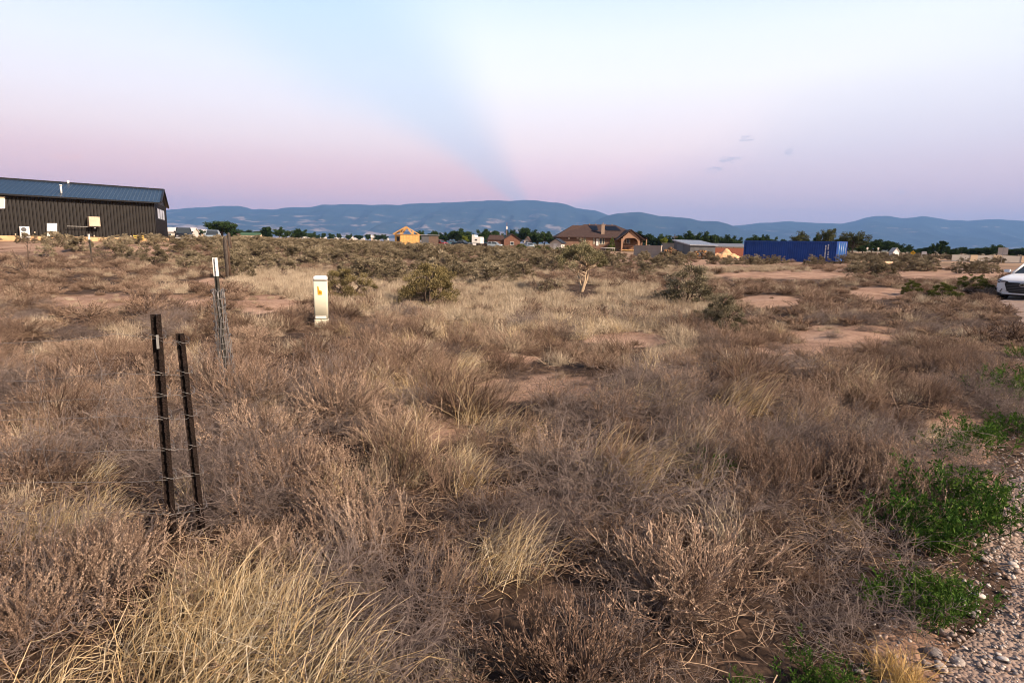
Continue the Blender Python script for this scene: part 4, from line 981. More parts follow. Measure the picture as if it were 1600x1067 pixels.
def container():
    c = at(1307.5, 73); z0 = c.z - .05; b_, a_ = 9.67, 7.43
    u = Vector((-a_, b_, 0)).normalized(); w = Vector((b_, a_, 0)).normalized(); Ln, Wd, Ht = 12.19, 2.44, pt(1307.5, 377.6, 73).z - z0
    o = empty('shipping_container', (c.x, c.y, z0)); tag(o, 'long blue shipping container lying in the brush', 'container')
    Z = Vector((0, 0, 1)); v0 = Vector((0, 0, 0))
    mb = MB(); quad_ribs(u * (Ln - .15) + Z * .18 + w * .05, u * .15 + Z * .18 + w * .05, u * .15 + Z * (Ht - .13) + w * .05, u * (Ln - .15) + Z * (Ht - .13) + w * .05, 42, .045, mb, .40)
    mb.build('side_wall', mBLUE, o, fix=False)
    mb = MB(); fr = lambda p: p
    def bar(p, q, r_): mb.tube([p, q], r_, 4, smooth=False)
    for off in (v0, w * Wd):
        for zz in (.09, Ht - .07): bar(off + Z * zz, off + u * Ln + Z * zz, .11)
        for s_ in (0, Ln): bar(off + u * s_, off + u * s_ + Z * Ht, .12)
    for s_ in (0, Ln):
        for zz in (.09, Ht - .07): bar(u * s_ + Z * zz, u * s_ + w * Wd + Z * zz, .11)
    mb.build('frame', mBLUE, o)
    MB().add([Z * (Ht - .05), u * Ln + Z * (Ht - .05), u * Ln + w * Wd + Z * (Ht - .05), w * Wd + Z * (Ht - .05)], [(0, 1, 2, 3)]).add([u * Ln, u * Ln + w * Wd, u * Ln + w * Wd + Z * Ht, u * Ln + Z * Ht], [(0, 1, 2, 3)]).add([w * Wd, w * Wd + u * Ln, w * Wd + u * Ln + Z * (Ht - .1), w * Wd + Z * (Ht - .1)], [(0, 1, 2, 3)]).build('shell', mBLUE, o)
    for k in range(2):
        x0, x1 = .10 + k * 1.14, 1.19 + k * 1.14; q = [w * x0 - u * .03 + Z * .2, w * x1 - u * .03 + Z * .2, w * x1 - u * .03 + Z * (Ht - .15), w * x0 - u * .03 + Z * (Ht - .15)]
        d_ = MB(); quad_ribs(q[0], q[1], q[2], q[3], 4, .03, d_, .4); dd_ = d_.build('door', mBLUEL, o, fix=False)
        rod = MB()
        for f in (.25, .8): rod.cyl(w * (x0 + (x1 - x0) * f) - u * .10 + Z * .15, w * (x0 + (x1 - x0) * f) - u * .10 + Z * (Ht - .12), .025, n=6)
        rod.build('lock_rod', mGALV, dd_)
    tx = MB()
    def mark(s0, s1, z0_, z1_): tx.add([u * s1 + Z * z0_ + w * -.012, u * s0 + Z * z0_ + w * -.012, u * s0 + Z * z1_ + w * -.012, u * s1 + Z * z1_ + w * -.012], [(0, 1, 2, 3)])
    R = random.Random(5)
    for col, s0, z1, z0_ in ((0, 1.02, Ht - .35, .72), (1, 1.32, Ht - .45, .55)):
        z_ = z1
        while z_ > z0_:
            if col == 0 and z_ < Ht - .95: break
            hgt = R.choice((.10, .12, .14)); mark(s0 - .075, s0 + .075, z_ - hgt, z_); z_ -= hgt + .04
    for zz in (1.30, 1.02, .72): mark(.88, 1.04, zz - .08, zz + .08)
    tx.build('white_marks', mWHITE, o, fix=False)
    for s_ in (0, Ln):
        for off in (0, Wd):
            for zz in (-.02, Ht - .12): MB().box(-.09, .09, -.09, .09, 0, .14, Matrix.Translation(u * s_ + w * off + Z * zz)).build('corner_casting', mBLUE, o)
container()
# logs beside the container
for k, (px, d, ln, r_) in enumerate(((1323, 71, 5.5, .17), (1326, 70.4, 6.2, .15), (1322, 70.0, 4.6, .13))):
    P = at(px, d); o = empty('log', P, rad(-12 + 5 * k)); tag(o, 'long pale log on the ground right of the blue container', 'log', 'logs by the blue container')
    MB().tube([(0, 0, r_), (ln * .5, .04, r_ + .03), (ln, 0, r_)], [r_, r_ * .95, r_ * .8], 10).build('bark', mat('pale_log', (.52, .36, .24), .9, .25, 3, bump=.3), o)
    MB().cyl((-.012, 0, r_), (-.001, 0, r_), r_ * .95, n=10).build('cut_end', mLOGEND, o)

# ------------------------------------------------------------------ the right: road wall, signs, booth
a, rz, ln = oriented(1489, 104, 1640, 99); h = pt(1500, 398, 103).z - a.z
o = empty('panel_wall', a, rz); tag(o, 'long low pale wall of grey and cream panels along the far road', 'wall')
pos = 0; widths = [2.6, 1.0, 2.2, 1.2, 2.6, 1.6, 1.0, 3.2, 2.2, 1.2, 2.4, 1.2]; k = 0
while pos < ln and k < len(widths):
    c_ = k % 2 == 1; MB().box(pos + .004, pos + widths[k] - .004, -.05 if c_ else 0, .2, -.4, h + (.0 if c_ else -.03)).build('pillar_panel' if c_ else 'panel', mWALLC if c_ else mWALLW, o); pos += widths[k]; k += 1
def sign(px, d, ptop, pbot, w, m, label, name, diamond=False, post_dx=0.0, back=None):
    P = at(px, d); z1 = pt(px, ptop, d).z - P.z; z0 = pt(px, pbot, d).z - P.z
    o = empty(name, P, -math.atan2(P.x, P.y)); tag(o, label, 'sign')
    MB().cyl((0, 0, -.2), (0, 0, z1 + .05), .045, n=8).build('post', mGALV, o)
    if diamond:
        r_ = (z1 - z0) / 2; MB().prism([(0, z0), (r_, (z0 + z1) / 2), (0, z1), (-r_, (z0 + z1) / 2)], -.08, -.055).build('plate', m, o)
        MB().prism([(-r_ * .35, (z0 + z1) / 2), (0, (z0 + z1) / 2 + r_ * .3), (r_ * .35, (z0 + z1) / 2)], -.084, -.0805).build('symbol', mBLACK, o)
    else: MB().box(-w / 2, w / 2, -.085, -.05, z0, z1).build('plate', m, o); MB().box(-.03, .03, -.10, -.088, z0 - .2, z1).build('stiffener', mGALV, o)
sign(1427, 135, 391.5, 399, 1, mYEL, 'yellow diamond road sign before the dark trees', 'road_sign', True)
sign(1567, 88, 387.2, 398.2, 1.15, mWALLW, 'pale square sign on a post before the pale panel wall', 'road_sign')
P = at(1444.5, 128); o = empty('information_booth', P, -math.atan2(P.x, P.y)); tag(o, 'small white frame stand with open middle near the yellow sign', 'stand')
MB().box(-.45, .45, -.05, .05, .9, 1.5).build('board', mWHITE, o)
for x in (-.42, .30): MB().box(x, x + .12, -.05, .05, -.1, .9).build('leg', mWHITE, o)
MB().box(-.42, .42, -.04, .04, .35, .45).build('crossbar', mWHITE, o)
P = at(1401, 150); gable_house('white_cottage', 'small white house with pale roof left of the yellow road sign', 'house', (P.x, P.y, P.z - .3), rad(10), 1.7, 1.3, 1.5, .9, mWHITE, mWALLW, wins=((-.4, .4, .4, 1.1),), axis='y', ov=.15)
for px, d, lb in ((1355, 140, 'left'), (1372, 145, 'right')):
    P = at(px, d); o = empty('marker_post', P); tag(o, 'thin pale marker post before the dark trees, ' + lb + ' one of two', 'post', 'pale marker posts')
    MB().cyl((0, 0, 0), (0, 0, 2.2), .05, n=8).build('pole', mWALLW, o); MB().box(-.2, .2, -.06, -.03, 1.7, 2.2).build('plate', mWALLW, o)
# distant road: dark strip in front of the wall
a0, b0 = at(1290, 112), at(1760, 84); rd = MB(); dv = (b0 - a0); dv.z = 0; nn = Vector((-dv.y, dv.x, 0)).normalized()
P4 = [a0, b0, b0 + nn * 6, a0 + nn * 6]; rd.poly([(p.x, p.y, float(H(p.x, p.y)) + .03) for p in P4]); ob = rd.build('road', mat('far_asphalt', (.06, .06, .055), .9, .2, 1), fix=False); tag(ob, kind='structure', label='dark asphalt road before the pale panel wall', cat='road')

# ------------------------------------------------------------------ far buildings
FAR = 'pale buildings far off in the valley'
def far_house(px, d, w, h, rise, mw, mr, label, rz=0, zoff=0):
    P = at(px, d); gable_house('far_building', label, 'building', (P.x, P.y, P.z + zoff), rad(rz), w, w * .5, h, rise, mw, mr, wins=((-w * .3, -w * .15, h * .4, h * .75), (w * .1, w * .3, h * .4, h * .75)), group=FAR)
mROOFW = mat('pale_roof', (.62, .60, .60), .6, .06)
far_house(276, 180, 9, 2.2, 1.1, mWALLW, mROOFW, 'white roofed building just right of the dark workshop', 6)
far_house(318, 260, 5, 2.6, 1.2, mWALLC, mROOFW, 'small cream building left of the big round tree', -8)
far_house(391, 300, 9.5, 2.2, 1.0, mWALLC, mTEALR, 'long tan lit house with green roof right of the big round tree', 4)
far_house(372, 320, 4.5, 2.0, .9, mSTUC, mSHING, 'small red-brown house beside the long tan house', 0)
R = random.Random(8)
specks = [(455, 700, 9), (470, 760, 14), (483, 720, 12), (505, 900, 14), (524, 800, 9), (533, 950, 16), (548, 700, 8), (556, 900, 14), (566, 820, 9), (583, 420, 4), (590, 900, 12), (603, 780, 9), (660, 900, 9)]
for k, (px, d, w) in enumerate(specks):
    far_house(px, d, w * .62, 1.8 + R.random(), .9 + R.random() * .6, mWALLW if k % 3 else mWALLC, mROOFW, 'tiny pale building far out on the valley floor left of the plywood house' if px < 612 else 'tiny pale building far out behind the plywood house', R.uniform(-30, 30), 1.0)
# ------------------------------------------------------------------ plant materials
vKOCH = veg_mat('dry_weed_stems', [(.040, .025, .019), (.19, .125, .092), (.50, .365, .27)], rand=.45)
vSEED = veg_mat('dry_seed_husks', [(.12, .078, .058), (.33, .23, .17), (.68, .53, .40)], rand=.4)
vGREY = veg_mat('grey_dead_twigs', [(.085, .064, .058), (.21, .165, .148), (.40, .33, .29)], rand=.4)
vSTRAW = veg_mat('straw_blades', [(.22, .14, .07), (.50, .36, .19), (.74, .60, .39), (.92, .82, .65)], rand=.25, trans=.15)
vPALE = veg_mat('pale_bunch_grass', [(.20, .145, .10), (.47, .375, .27), (.76, .65, .50)], rand=.4, trans=.1)
vGREEN = veg_mat('green_weed_leaves', [(.014, .040, .008), (.042, .10, .016), (.10, .18, .03), (.18, .22, .055)], rand=.2, trans=.15)
vSAGE = veg_mat('sage_leaves', [(.055, .045, .028), (.185, .152, .098), (.54, .46, .325)], rand=.3)
vSAGEB = veg_mat('sage_wood', [(.07, .05, .04), (.14, .10, .08), (.26, .20, .15)], rand=.3)
vPALEW = veg_mat('pale_dead_wood', [(.30, .22, .15), (.42, .32, .22), (.5, .4, .3)], rand=.2)
vDKG = veg_mat('tree_leaves', [(.012, .026, .009), (.030, .058, .018), (.065, .10, .032)], rand=.3)
vOLV = veg_mat('olive_tree_leaves', [(.045, .055, .022), (.085, .095, .04), (.15, .15, .075)], rand=.3)
vYGR = veg_mat('yellow_green_leaves', [(.07, .10, .014), (.14, .17, .022), (.22, .25, .04)], rand=.3)
vBARK = veg_mat('tree_bark', [(.04, .028, .02), (.08, .058, .045), (.14, .11, .09)], rand=.3)
vLIT = veg_mat('ground_litter', [(.07, .043, .03), (.20, .13, .09), (.50, .37, .25)], rand=.2)

def dome_dirs(n, rng, top=.15, low=1.45):
    th = top + (low - top) * rng.random(n) ** .75; ph = rng.random(n) * 2 * math.pi
    return th, ph, np.stack([np.sin(th) * np.cos(ph), np.sin(th) * np.sin(ph), np.cos(th)], -1)

def side_dirs(T, ang, rng):
    p = unit(np.cross(T, rand_dirs(len(T), rng))); a = ang[:, None] if np.ndim(ang) else ang
    return unit(T * np.cos(a) + p * np.sin(a))

def kochia(name, seed, h=.55, r=.45, ns=80, nb=9, nl=8, lw=1.0, lean=(0, 0), up=.32, seedy=1.0, curl=.16):
    rng = np.random.default_rng(seed); g = VM()
    th, ph, D = dome_dirs(ns, rng)
    Lm = 1 / np.sqrt((np.sin(th) / r) ** 2 + (np.cos(th) / h) ** 2) * rng.uniform(.72, 1.12, ns)
    P0 = np.concatenate([rng.normal(0, r * .16, (ns, 2)), np.zeros((ns, 1))], 1)
    D0 = D.copy(); D0[:, 2] = D0[:, 2] * .6 + .02; D0[:, 0] += lean[0] * .3; D0[:, 1] += lean[1] * .3
    P = grow(P0, D0, Lm, 8, rng, (lean[0], lean[1], up), curl, 1.2)
    t0 = rng.random(ns); g.tubes(P, .0034 * lw, .0016 * lw, t0 * .35)  # main stems dark: old wood, plus the bush's inner shade put into the tint
    t = .25 + .75 * rng.random((ns, nb)) ** .7; B0, T = sample(P, t); n2 = len(B0)
    Bl = rng.uniform(.05, .17, n2) * (h / .5); BD = side_dirs(T, rng.uniform(.35, .85, n2), rng); BD[:, 2] += .15
    B = grow(B0, BD, Bl, 5, rng, (lean[0] * .6, lean[1] * .6, .35), curl * 1.6)
    tb = np.repeat(t0, nb) * .4 + .15 + rng.random(n2) * .45; g.tubes(B, .0024 * lw, .0013 * lw, tb, 3)
    if nl:
        X, TT = sample(B, rng.uniform(.15, 1, (n2, nl))); m = len(X)
        g.leaves(X, side_dirs(TT, rng.uniform(.3, .9, m), rng), rng.uniform(.008, .018, m) * lw ** .5 * seedy, rng.uniform(.0032, .0062, m) * lw ** .7 * seedy, np.repeat(tb, nl) * .6 + rng.random(m) * .4, rng, 1)
        X, TT = sample(P, rng.uniform(.5, 1, (ns, nl * 3))); m = len(X)
        g.leaves(X, side_dirs(TT, rng.uniform(.3, .9, m), rng), rng.uniform(.006, .014, m) * lw ** .5 * seedy, rng.uniform(.0028, .005, m) * lw ** .7 * seedy, np.repeat(t0, nl * 3) * .6 + rng.random(m) * .4, rng, 1)
    return g.mesh(name, [vKOCH, vSEED])

def stalks(name, seed, h=.55, n=34, lean=(.25, 0)):
    """upright dry seed stalks, rough with husks"""
    rng = np.random.default_rng(seed); g = VM()
    P0 = np.concatenate([rng.normal(0, .14, (n, 2)), np.zeros((n, 1))], 1); th = np.abs(rng.normal(0, .33, n)); ph = rng.random(n) * 6.28
    D = np.stack([np.sin(th) * np.cos(ph) + lean[0], np.sin(th) * np.sin(ph) + lean[1], np.cos(th)], -1)
    P = grow(P0, D, rng.uniform(.6, 1.1, n) * h, 9, rng, (lean[0], lean[1], 0), .18); t0 = rng.random(n)
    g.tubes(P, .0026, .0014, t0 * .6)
    t = rng.uniform(.25, .9, (n, 4)); B0, T = sample(P, t); n2 = len(B0)
    B = grow(B0, side_dirs(T, rng.uniform(.4, .8, n2), rng), rng.uniform(.08, .2, n2), 6, rng, (lean[0], lean[1], .5), .2); tb = np.repeat(t0, 4)
    g.tubes(B, .0018, .001, tb * .6)
    for Q, tt, k, a in ((P, t0, 90, .3), (B, tb, 34, .1)):
        X, TT = sample(Q, rng.uniform(a, 1, (len(Q), k))); m = len(X)
        g.leaves(X, side_dirs(TT, rng.uniform(.35, 1.0, m), rng), rng.uniform(.007, .014, m), rng.uniform(.0028, .0054, m), np.repeat(tt, k) * .55 + rng.random(m) * .45, rng, 1)
    return g.mesh(name, [vKOCH, vSEED])

def tangle(name, seed, h=.34, r=.45, n=90):
    rng = np.random.default_rng(seed); g = VM()
    a = rng.random(n) * 6.28; q = r * np.sqrt(rng.random(n)) * .8
    P0 = np.stack([q * np.cos(a), q * np.sin(a), rng.uniform(0, .1, n)], -1)
    D = rand_dirs(n, rng); D[:, 2] = np.abs(D[:, 2]) * .8 + .25
    bend = np.concatenate([rng.normal(0, 1.1, (n, 2)), rng.normal(-.9, .5, (n, 1))], 1)
    P = grow(P0, D, rng.uniform(.28, .62, n), 12, rng, bend, .35); P[..., 2] = np.abs(P[..., 2]); t0 = rng.random(n)
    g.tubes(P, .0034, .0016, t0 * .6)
    nb = 7; B0, T = sample(P, rng.uniform(.2, 1, (n, nb))); n2 = len(B0)
    B = grow(B0, side_dirs(T, rng.uniform(.4, 1.1, n2), rng), rng.uniform(.05, .2, n2), 6, rng, rng.normal(0, .7, (n2, 3)), .4)
    tb = np.repeat(t0, nb) * .5 + rng.random(n2) * .5; g.tubes(B, .0022, .0011, tb)
    X, TT = sample(B, rng.uniform(.2, 1, (n2, 3))); m = len(X)
    g.leaves(X, side_dirs(TT, rng.uniform(.4, 1.2, m), rng), rng.uniform(.005, .012, m), rng.uniform(.0025, .004, m), rng.random(m), rng)
    return g.mesh(name, [vGREY])

def grass(name, seed, m, n=150, L=(.35, .75), spread=.09, wid=.0052, fan=.42, bend=(.55, -.1, -1.0), lowgreen=False, K=8):
    rng = np.random.default_rng(seed); g = VM()
    P0 = np.concatenate([rng.normal(0, spread, (n, 2)), np.zeros((n, 1))], 1)
    th = np.abs(rng.normal(0, fan, n)); ph = rng.random(n) * 6.28
    D = np.stack([np.sin(th) * np.cos(ph) + bend[0] * .35, np.sin(th) * np.sin(ph) + bend[1] * .35, np.cos(th)], -1)
    bd = np.array(bend)[None] * rng.uniform(.2, 1.5, (n, 1)) + rng.normal(0, .35, (n, 3))
    Ln = rng.uniform(L[0], L[1], n); P = grow(P0, D, Ln, K, rng, bd, .26, 2.0)
    kk = rng.integers(3, K - 1, n); br = rng.random(n) < .3; ar = np.arange(K)[None]; q_ = (ar > kk[:, None]) & br[:, None]; base = P[np.arange(n), kk][:, None]; tip = base + (P - base) * [1.25, 1.0, .12] + [.02, 0, -.02]; P = np.where(q_[..., None], tip, P); P[..., 2] = np.maximum(P[..., 2], .006)
    t = rng.random(n); w = rng.uniform(.6, 1.3, n) * wid
    g.ribbons(P, w, w * .25, t, rng)
    # broken short blades and loose straw at the foot
    k = n // 2; P0 = np.concatenate([rng.normal(0, spread * 1.6, (k, 2)), np.full((k, 1), .02)], 1); D = rand_dirs(k, rng); D[:, 2] = np.abs(D[:, 2]) * .5 + .08
    P = grow(P0, D, rng.uniform(.1, .28, k), 5, rng, (0, 0, -.5), .25); P[..., 2] = np.maximum(P[..., 2], .004); g.ribbons(P, wid * .8, wid * .3, rng.random(k) * .6, rng)
    return g.mesh(name, [m])

def litter(name, seed):
    rng = np.random.default_rng(seed); g = VM(); n = 420
    a = rng.random(n) * 6.28; q = .62 * np.sqrt(rng.random(n)); P0 = np.stack([q * np.cos(a), q * np.sin(a), rng.uniform(.004, .035, n)], -1)
    D = rand_dirs(n, rng); D[:, 2] *= .25
    P = grow(P0, D, rng.uniform(.04, .22, n), 5, rng, rng.normal(0, .5, (n, 3)) * np.array([1, 1, .2]), .25); P[..., 2] = np.abs(P[..., 2]) + .002
    g.ribbons(P, .0042, .002, rng.random(n), rng, side=np.tile([0, 0, 1.], (n, 1)) + rng.normal(0, .5, (n, 3)))
    return g.mesh(name, [vLIT])

def weed(name, seed, h=.34, n=34, spread=.13):
    rng = np.random.default_rng(seed); g = VM()
    P0 = np.concatenate([rng.normal(0, spread, (n, 2)), np.zeros((n, 1))], 1); th, ph, D = dome_dirs(n, rng, .05, 1.1)
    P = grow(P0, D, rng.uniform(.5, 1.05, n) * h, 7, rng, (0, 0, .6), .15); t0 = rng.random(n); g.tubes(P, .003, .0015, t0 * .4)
    k = 5; B0, T = sample(P, rng.uniform(.25, .95, (n, k))); n2 = len(B0); B = grow(B0, side_dirs(T, rng.uniform(.5, .9, n2), rng), rng.uniform(.04, .12, n2), 4, rng, (0, 0, .4), .2); tb = np.repeat(t0, k)
    g.ribbons(B, .003, .0015, tb * .4, rng)
    for Q, tt, c in ((P, t0, 16), (B, tb, 9)):
        X, TT = sample(Q, rng.uniform(.25, 1, (len(Q), c))); m = len(X)
        g.leaves(X, side_dirs(TT, rng.uniform(.4, 1.1, m), rng), rng.uniform(.012, .042, m), rng.uniform(.005, .015, m), np.repeat(tt, c) * .5 + rng.random(m) * .5, rng)
    return g.mesh(name, [vGREEN])

def sage(name, seed, h=1.0, r=.65, open_trunk=False, leaf=1.0, leafmat=None, nt=9, nlf=15):
    """returns (branches mesh, foliage mesh): stems to rounded sprays of small leaves set over a dome"""
    rng = np.random.default_rng(seed); b = VM(); f = VM()
    n = 3 if open_trunk else 6
    ph = np.arange(n) * 6.28 / n + rng.normal(0, .35, n); th = rng.uniform(.2, .5, n) if open_trunk else rng.uniform(.35, 1.0, n)
    D = np.stack([np.sin(th) * np.cos(ph), np.sin(th) * np.sin(ph), np.cos(th)], -1)
    P = grow(rng.normal(0, .02, (n, 3)) * [1, 1, 0], D, h * rng.uniform(.5, .66, n) * (1.1 if open_trunk else .9), 9, rng, (0, 0, .3), .4)
    b.tubes(P, (.032 * h) if open_trunk else .024 * h, .012 * h, rng.random(n), 6)
    k = int(nt * (4.2 if open_trunk else 5))
    tc = np.arccos(1 - rng.random(k) * (.95 if open_trunk else 1.02)); pc = rng.random(k) * 6.28
    R_ = rng.uniform(.55, 1.0, k) ** .6
    Cn = np.stack([np.sin(tc) * np.cos(pc) * r * R_, np.sin(tc) * np.sin(pc) * r * R_, np.cos(tc) * R_ * h * .92 + .04], -1)
    Cn *= 1 + .22 * np.sin(pc * 2 + seed)[:, None] * [1, 1, .3]
    if open_trunk: Cn[:, 2] = .56 * h + Cn[:, 2] * .46 + .05 * np.sin(pc * 3)
    # each spray hangs on the nearest stem
    Q = P[:, 3:].reshape(-1, 3); near = Q[np.argmin(((Cn[:, None] - Q[None]) ** 2).sum(-1) + rng.random((k, len(Q))) * .05 * h, 1)]
    mid = (near + Cn) / 2 + rng.normal(0, .03 * h, (k, 3)); tt = np.linspace(0, 1, 5)[None, :, None]
    B = (1 - tt) ** 2 * near[:, None] + 2 * tt * (1 - tt) * mid[:, None] + tt ** 2 * Cn[:, None]
    b.tubes(B, .010 * h, .004 * h, rng.random(k), 4)
    rs = rng.uniform(.075, .155, k) * h * (.85 if open_trunk else 1); m = nlf * 9; sp = rng.random(k)
    d = rand_dirs(k * m, rng); d[:, 2] = d[:, 2] * .75 + .25; q_ = rng.random((k * m, 1)) ** .5
    X = np.repeat(Cn, m, 0) + d * q_ * np.repeat(rs, m)[:, None] * [1, 1, .95]
    out = unit(X - [0, 0, .15 * h]); dirs = unit(d * .7 + out * .5 + [0, 0, .55] + rng.normal(0, .35, d.shape)); q = len(X)
    f.leaves(X, dirs, rng.uniform(.034, .068, q) * h * leaf, rng.uniform(.015, .027, q) * h * leaf, np.repeat(sp, m) * .55 + rng.random(q) * .45, rng)
    for v in f.V: v[:, 2] = np.maximum(v[:, 2], .02)
    zm = np.percentile(f.V[0][:, 2], 99.5); wx = np.percentile(np.abs(f.V[0][:, :2]), 97)
    for g_ in (b, f): g_.V = [v * [r / wx, r / wx, h / zm] for v in g_.V]
    return b.mesh(name + '_branches', [vPALEW if open_trunk else vSAGEB]), f.mesh(name + '_foliage', [leafmat or vSAGE])

def tree(name, seed, w=.8, kind='round', m=None, nb=22, nl=170, ls=.05):
    """unit-height tree: trunk with limbs, crown of leaf clumps with gaps"""
    rng = np.random.default_rng(seed); t = VM(); f = VM()
    trunk = grow(np.zeros((1, 3)), np.array([[rng.normal(0, .05), rng.normal(0, .05), 1]]), [.62 if kind != 'col' else .9], 8, rng, (0, 0, .1), .12)
    t.tubes(trunk, .030, .010, .5, 7)
    lo = .28 if kind == 'round' else (.12 if kind == 'col' else .34)
    P0, T = sample(trunk, rng.uniform(lo / .62, 1, (1, nb)).clip(0, 1)); ph = rng.random(nb) * 6.28
    th = rng.uniform(.3, 1.35, nb) if kind != 'col' else rng.uniform(.1, .5, nb)
    D = np.stack([np.sin(th) * np.cos(ph), np.sin(th) * np.sin(ph), np.cos(th)], -1)
    Lb = rng.uniform(.45, 1.0, nb) * (w * .5 * np.sin(th) + .40 * np.cos(th)) if kind != 'col' else rng.uniform(.1, .25, nb)
    B = grow(P0, D, Lb, 6, rng, (0, 0, .25), .3); t.tubes(B, .012, .004, rng.random(nb), 5)
    cn = 3; C0, _ = sample(B, np.concatenate([np.ones((nb, 1)), rng.uniform(.45, .95, (nb, cn - 1))], 1)); k = len(C0)
    rs = rng.uniform(.06, .125, k) * (1 if kind != 'col' else .7) * (1 if kind != 'sparse' else .8)
    sp = rng.random(k)
    d = rand_dirs(k * nl, rng) * (rng.random((k * nl, 1)) ** .45); X = np.repeat(C0, nl, 0) + d * np.repeat(rs, nl)[:, None] * [1.15, 1.15, .8]
    q = len(X); keep = rng.random(q) < (.8 if kind != 'sparse' else .5); X = X[keep]; d = d[keep]; ti = np.repeat(sp, nl)[keep]; q = len(X)
    f.leaves(X, unit(d + rng.normal(0, .8, (q, 3))), rng.uniform(.6, 1.3, q) * ls, rng.uniform(.4, .8, q) * ls, ti * .5 + rng.random(q) * .5, rng)
    zmax = max(v[:, 2].max() for v in f.V); wx = np.percentile(np.abs(X[:, 0]), 98) * 2
    for g in (t, f):
        g.V = [v * [w / wx, w / wx, 1 / zmax] for v in g.V]
    return t.mesh(name + '_trunk', [vBARK]), f.mesh(name + '_crown', [m or vDKG])

# ------------------------------------------------------------------ pebbles
def pebble(name, seed, m):
    rng = random.Random(seed); bm = bmesh.new(); bmesh.ops.create_icosphere(bm, subdivisions=2, radius=1)
    s = Vector((rng.uniform(.8, 1.2), rng.uniform(.6, 1), rng.uniform(.4, .7))); off = Vector((seed * 3.1, 0, 0))
    for v in bm.verts:
        k = 1 + .28 * mnoise.noise(v.co * 1.1 + off) + .08 * mnoise.noise(v.co * 3 + off); v.co = Vector((v.co.x * s.x * k, v.co.y * s.y * k, v.co.z * s.z * k))
    me = bpy.data.meshes.new(name); bm.to_mesh(me); bm.free(); me.materials.append(m); me.polygons.foreach_set('use_smooth', [True] * len(me.polygons))
    return me
# ------------------------------------------------------------------ gravel road
EDGE = [ground(1425, 1120), ground(1448, 1067), ground(1500, 960), ground(1540, 850), ground(1568, 770), ground(1600, 700)]
e0 = EDGE[-1]; ce = at(1570, 21.2); EDGE += [e0.lerp(ce, .25) + Vector((.35, -.1, 0)), e0.lerp(ce, .6) + Vector((.4, 0, 0)), ce, ce + Vector((22, 25, 0))]
EX = np.array([p.x for p in EDGE]); EY = np.array([p.y for p in EDGE])
EDGE0 = Vector((EDGE[0].x - (EDGE[1].x - EDGE[0].x) * 12, -2.0, 0))
EXX = np.concatenate([[EX[0] - .9], EX]); EYY = np.concatenate([[-3.0], EY])
def road_x(y): return np.interp(y, EYY, EXX)
def on_road(x, y): return x > road_x(y) - .05
def build_road():
    V = []; F = []; ys = list(np.concatenate([np.arange(-3, 12, .12), np.arange(12, 60, .6)])); n = 24
    for i, y_ in enumerate(ys):
        x0 = float(road_x(y_)); wob = .10 * math.sin(y_ * 3.1) + .07 * math.sin(7.3 * y_ + 1)
        for j in range(n):
            x = x0 + wob * (1 - j / (n - 1)) + 6.5 * (j / (n - 1)) ** 1.3; V.append((x, y_, float(H(x, y_)) + (.006 if j else -.01) + .02 * min(1, j / 6)))
    F = [(i * n + j, i * n + j + 1, (i + 1) * n + j + 1, (i + 1) * n + j) for i in range(len(ys) - 1) for j in range(n - 1)]
    m, nt, b = new_mat('gravel_road'); N, L = nt.nodes, nt.links; b.inputs['Roughness'].default_value = .95; b.inputs['Specular IOR Level'].default_value = .1
    g = N.new('ShaderNodeNewGeometry'); v = N.new('ShaderNodeTexVoronoi'); v.inputs['Scale'].default_value = 55; L.new(g.outputs['Position'], v.inputs['Vector'])
    nz = N.new('ShaderNodeTexNoise'); nz.inputs['Scale'].default_value = 5; nz.inputs['Detail'].default_value = 8; L.new(g.outputs['Position'], nz.inputs['Vector'])
    r1 = N.new('ShaderNodeValToRGB'); r1.color_ramp.elements[0].color = (.23, .16, .125, 1); r1.color_ramp.elements[1].color = (.43, .34, .29, 1); L.new(v.outputs['Color'], r1.inputs[0])
    r2 = N.new('ShaderNodeValToRGB'); r2.color_ramp.elements[0].position = .35; r2.color_ramp.elements[0].color = (.23, .155, .12, 1); r2.color_ramp.elements[1].position = .65; r2.color_ramp.elements[1].color = (.42, .32, .265, 1); L.new(nz.outputs[0], r2.inputs[0])
    mx = N.new('ShaderNodeMix'); mx.data_type = 'RGBA'; mx.inputs[0].default_value = .5; L.new(r1.outputs[0], mx.inputs[6]); L.new(r2.outputs[0], mx.inputs[7]); L.new(mx.outputs[2], b.inputs['Base Color'])
    bp = N.new('ShaderNodeBump'); bp.inputs['Strength'].default_value = .8; bp.inputs['Distance'].default_value = .012; L.new(v.outputs['Distance'], bp.inputs['Height']); bp.invert = True; L.new(bp.outputs[0], b.inputs['Normal'])
    me = bpy.data.meshes.new('gravel_road'); me.from_pydata(V, [], F); me.polygons.foreach_set('use_smooth', [True] * len(F)); me.materials.append(m); me.update()
    tag(mesh_obj('gravel_road', me), 'pinkish gravel road running off to the white sedan', 'road', kind='structure')
build_road()
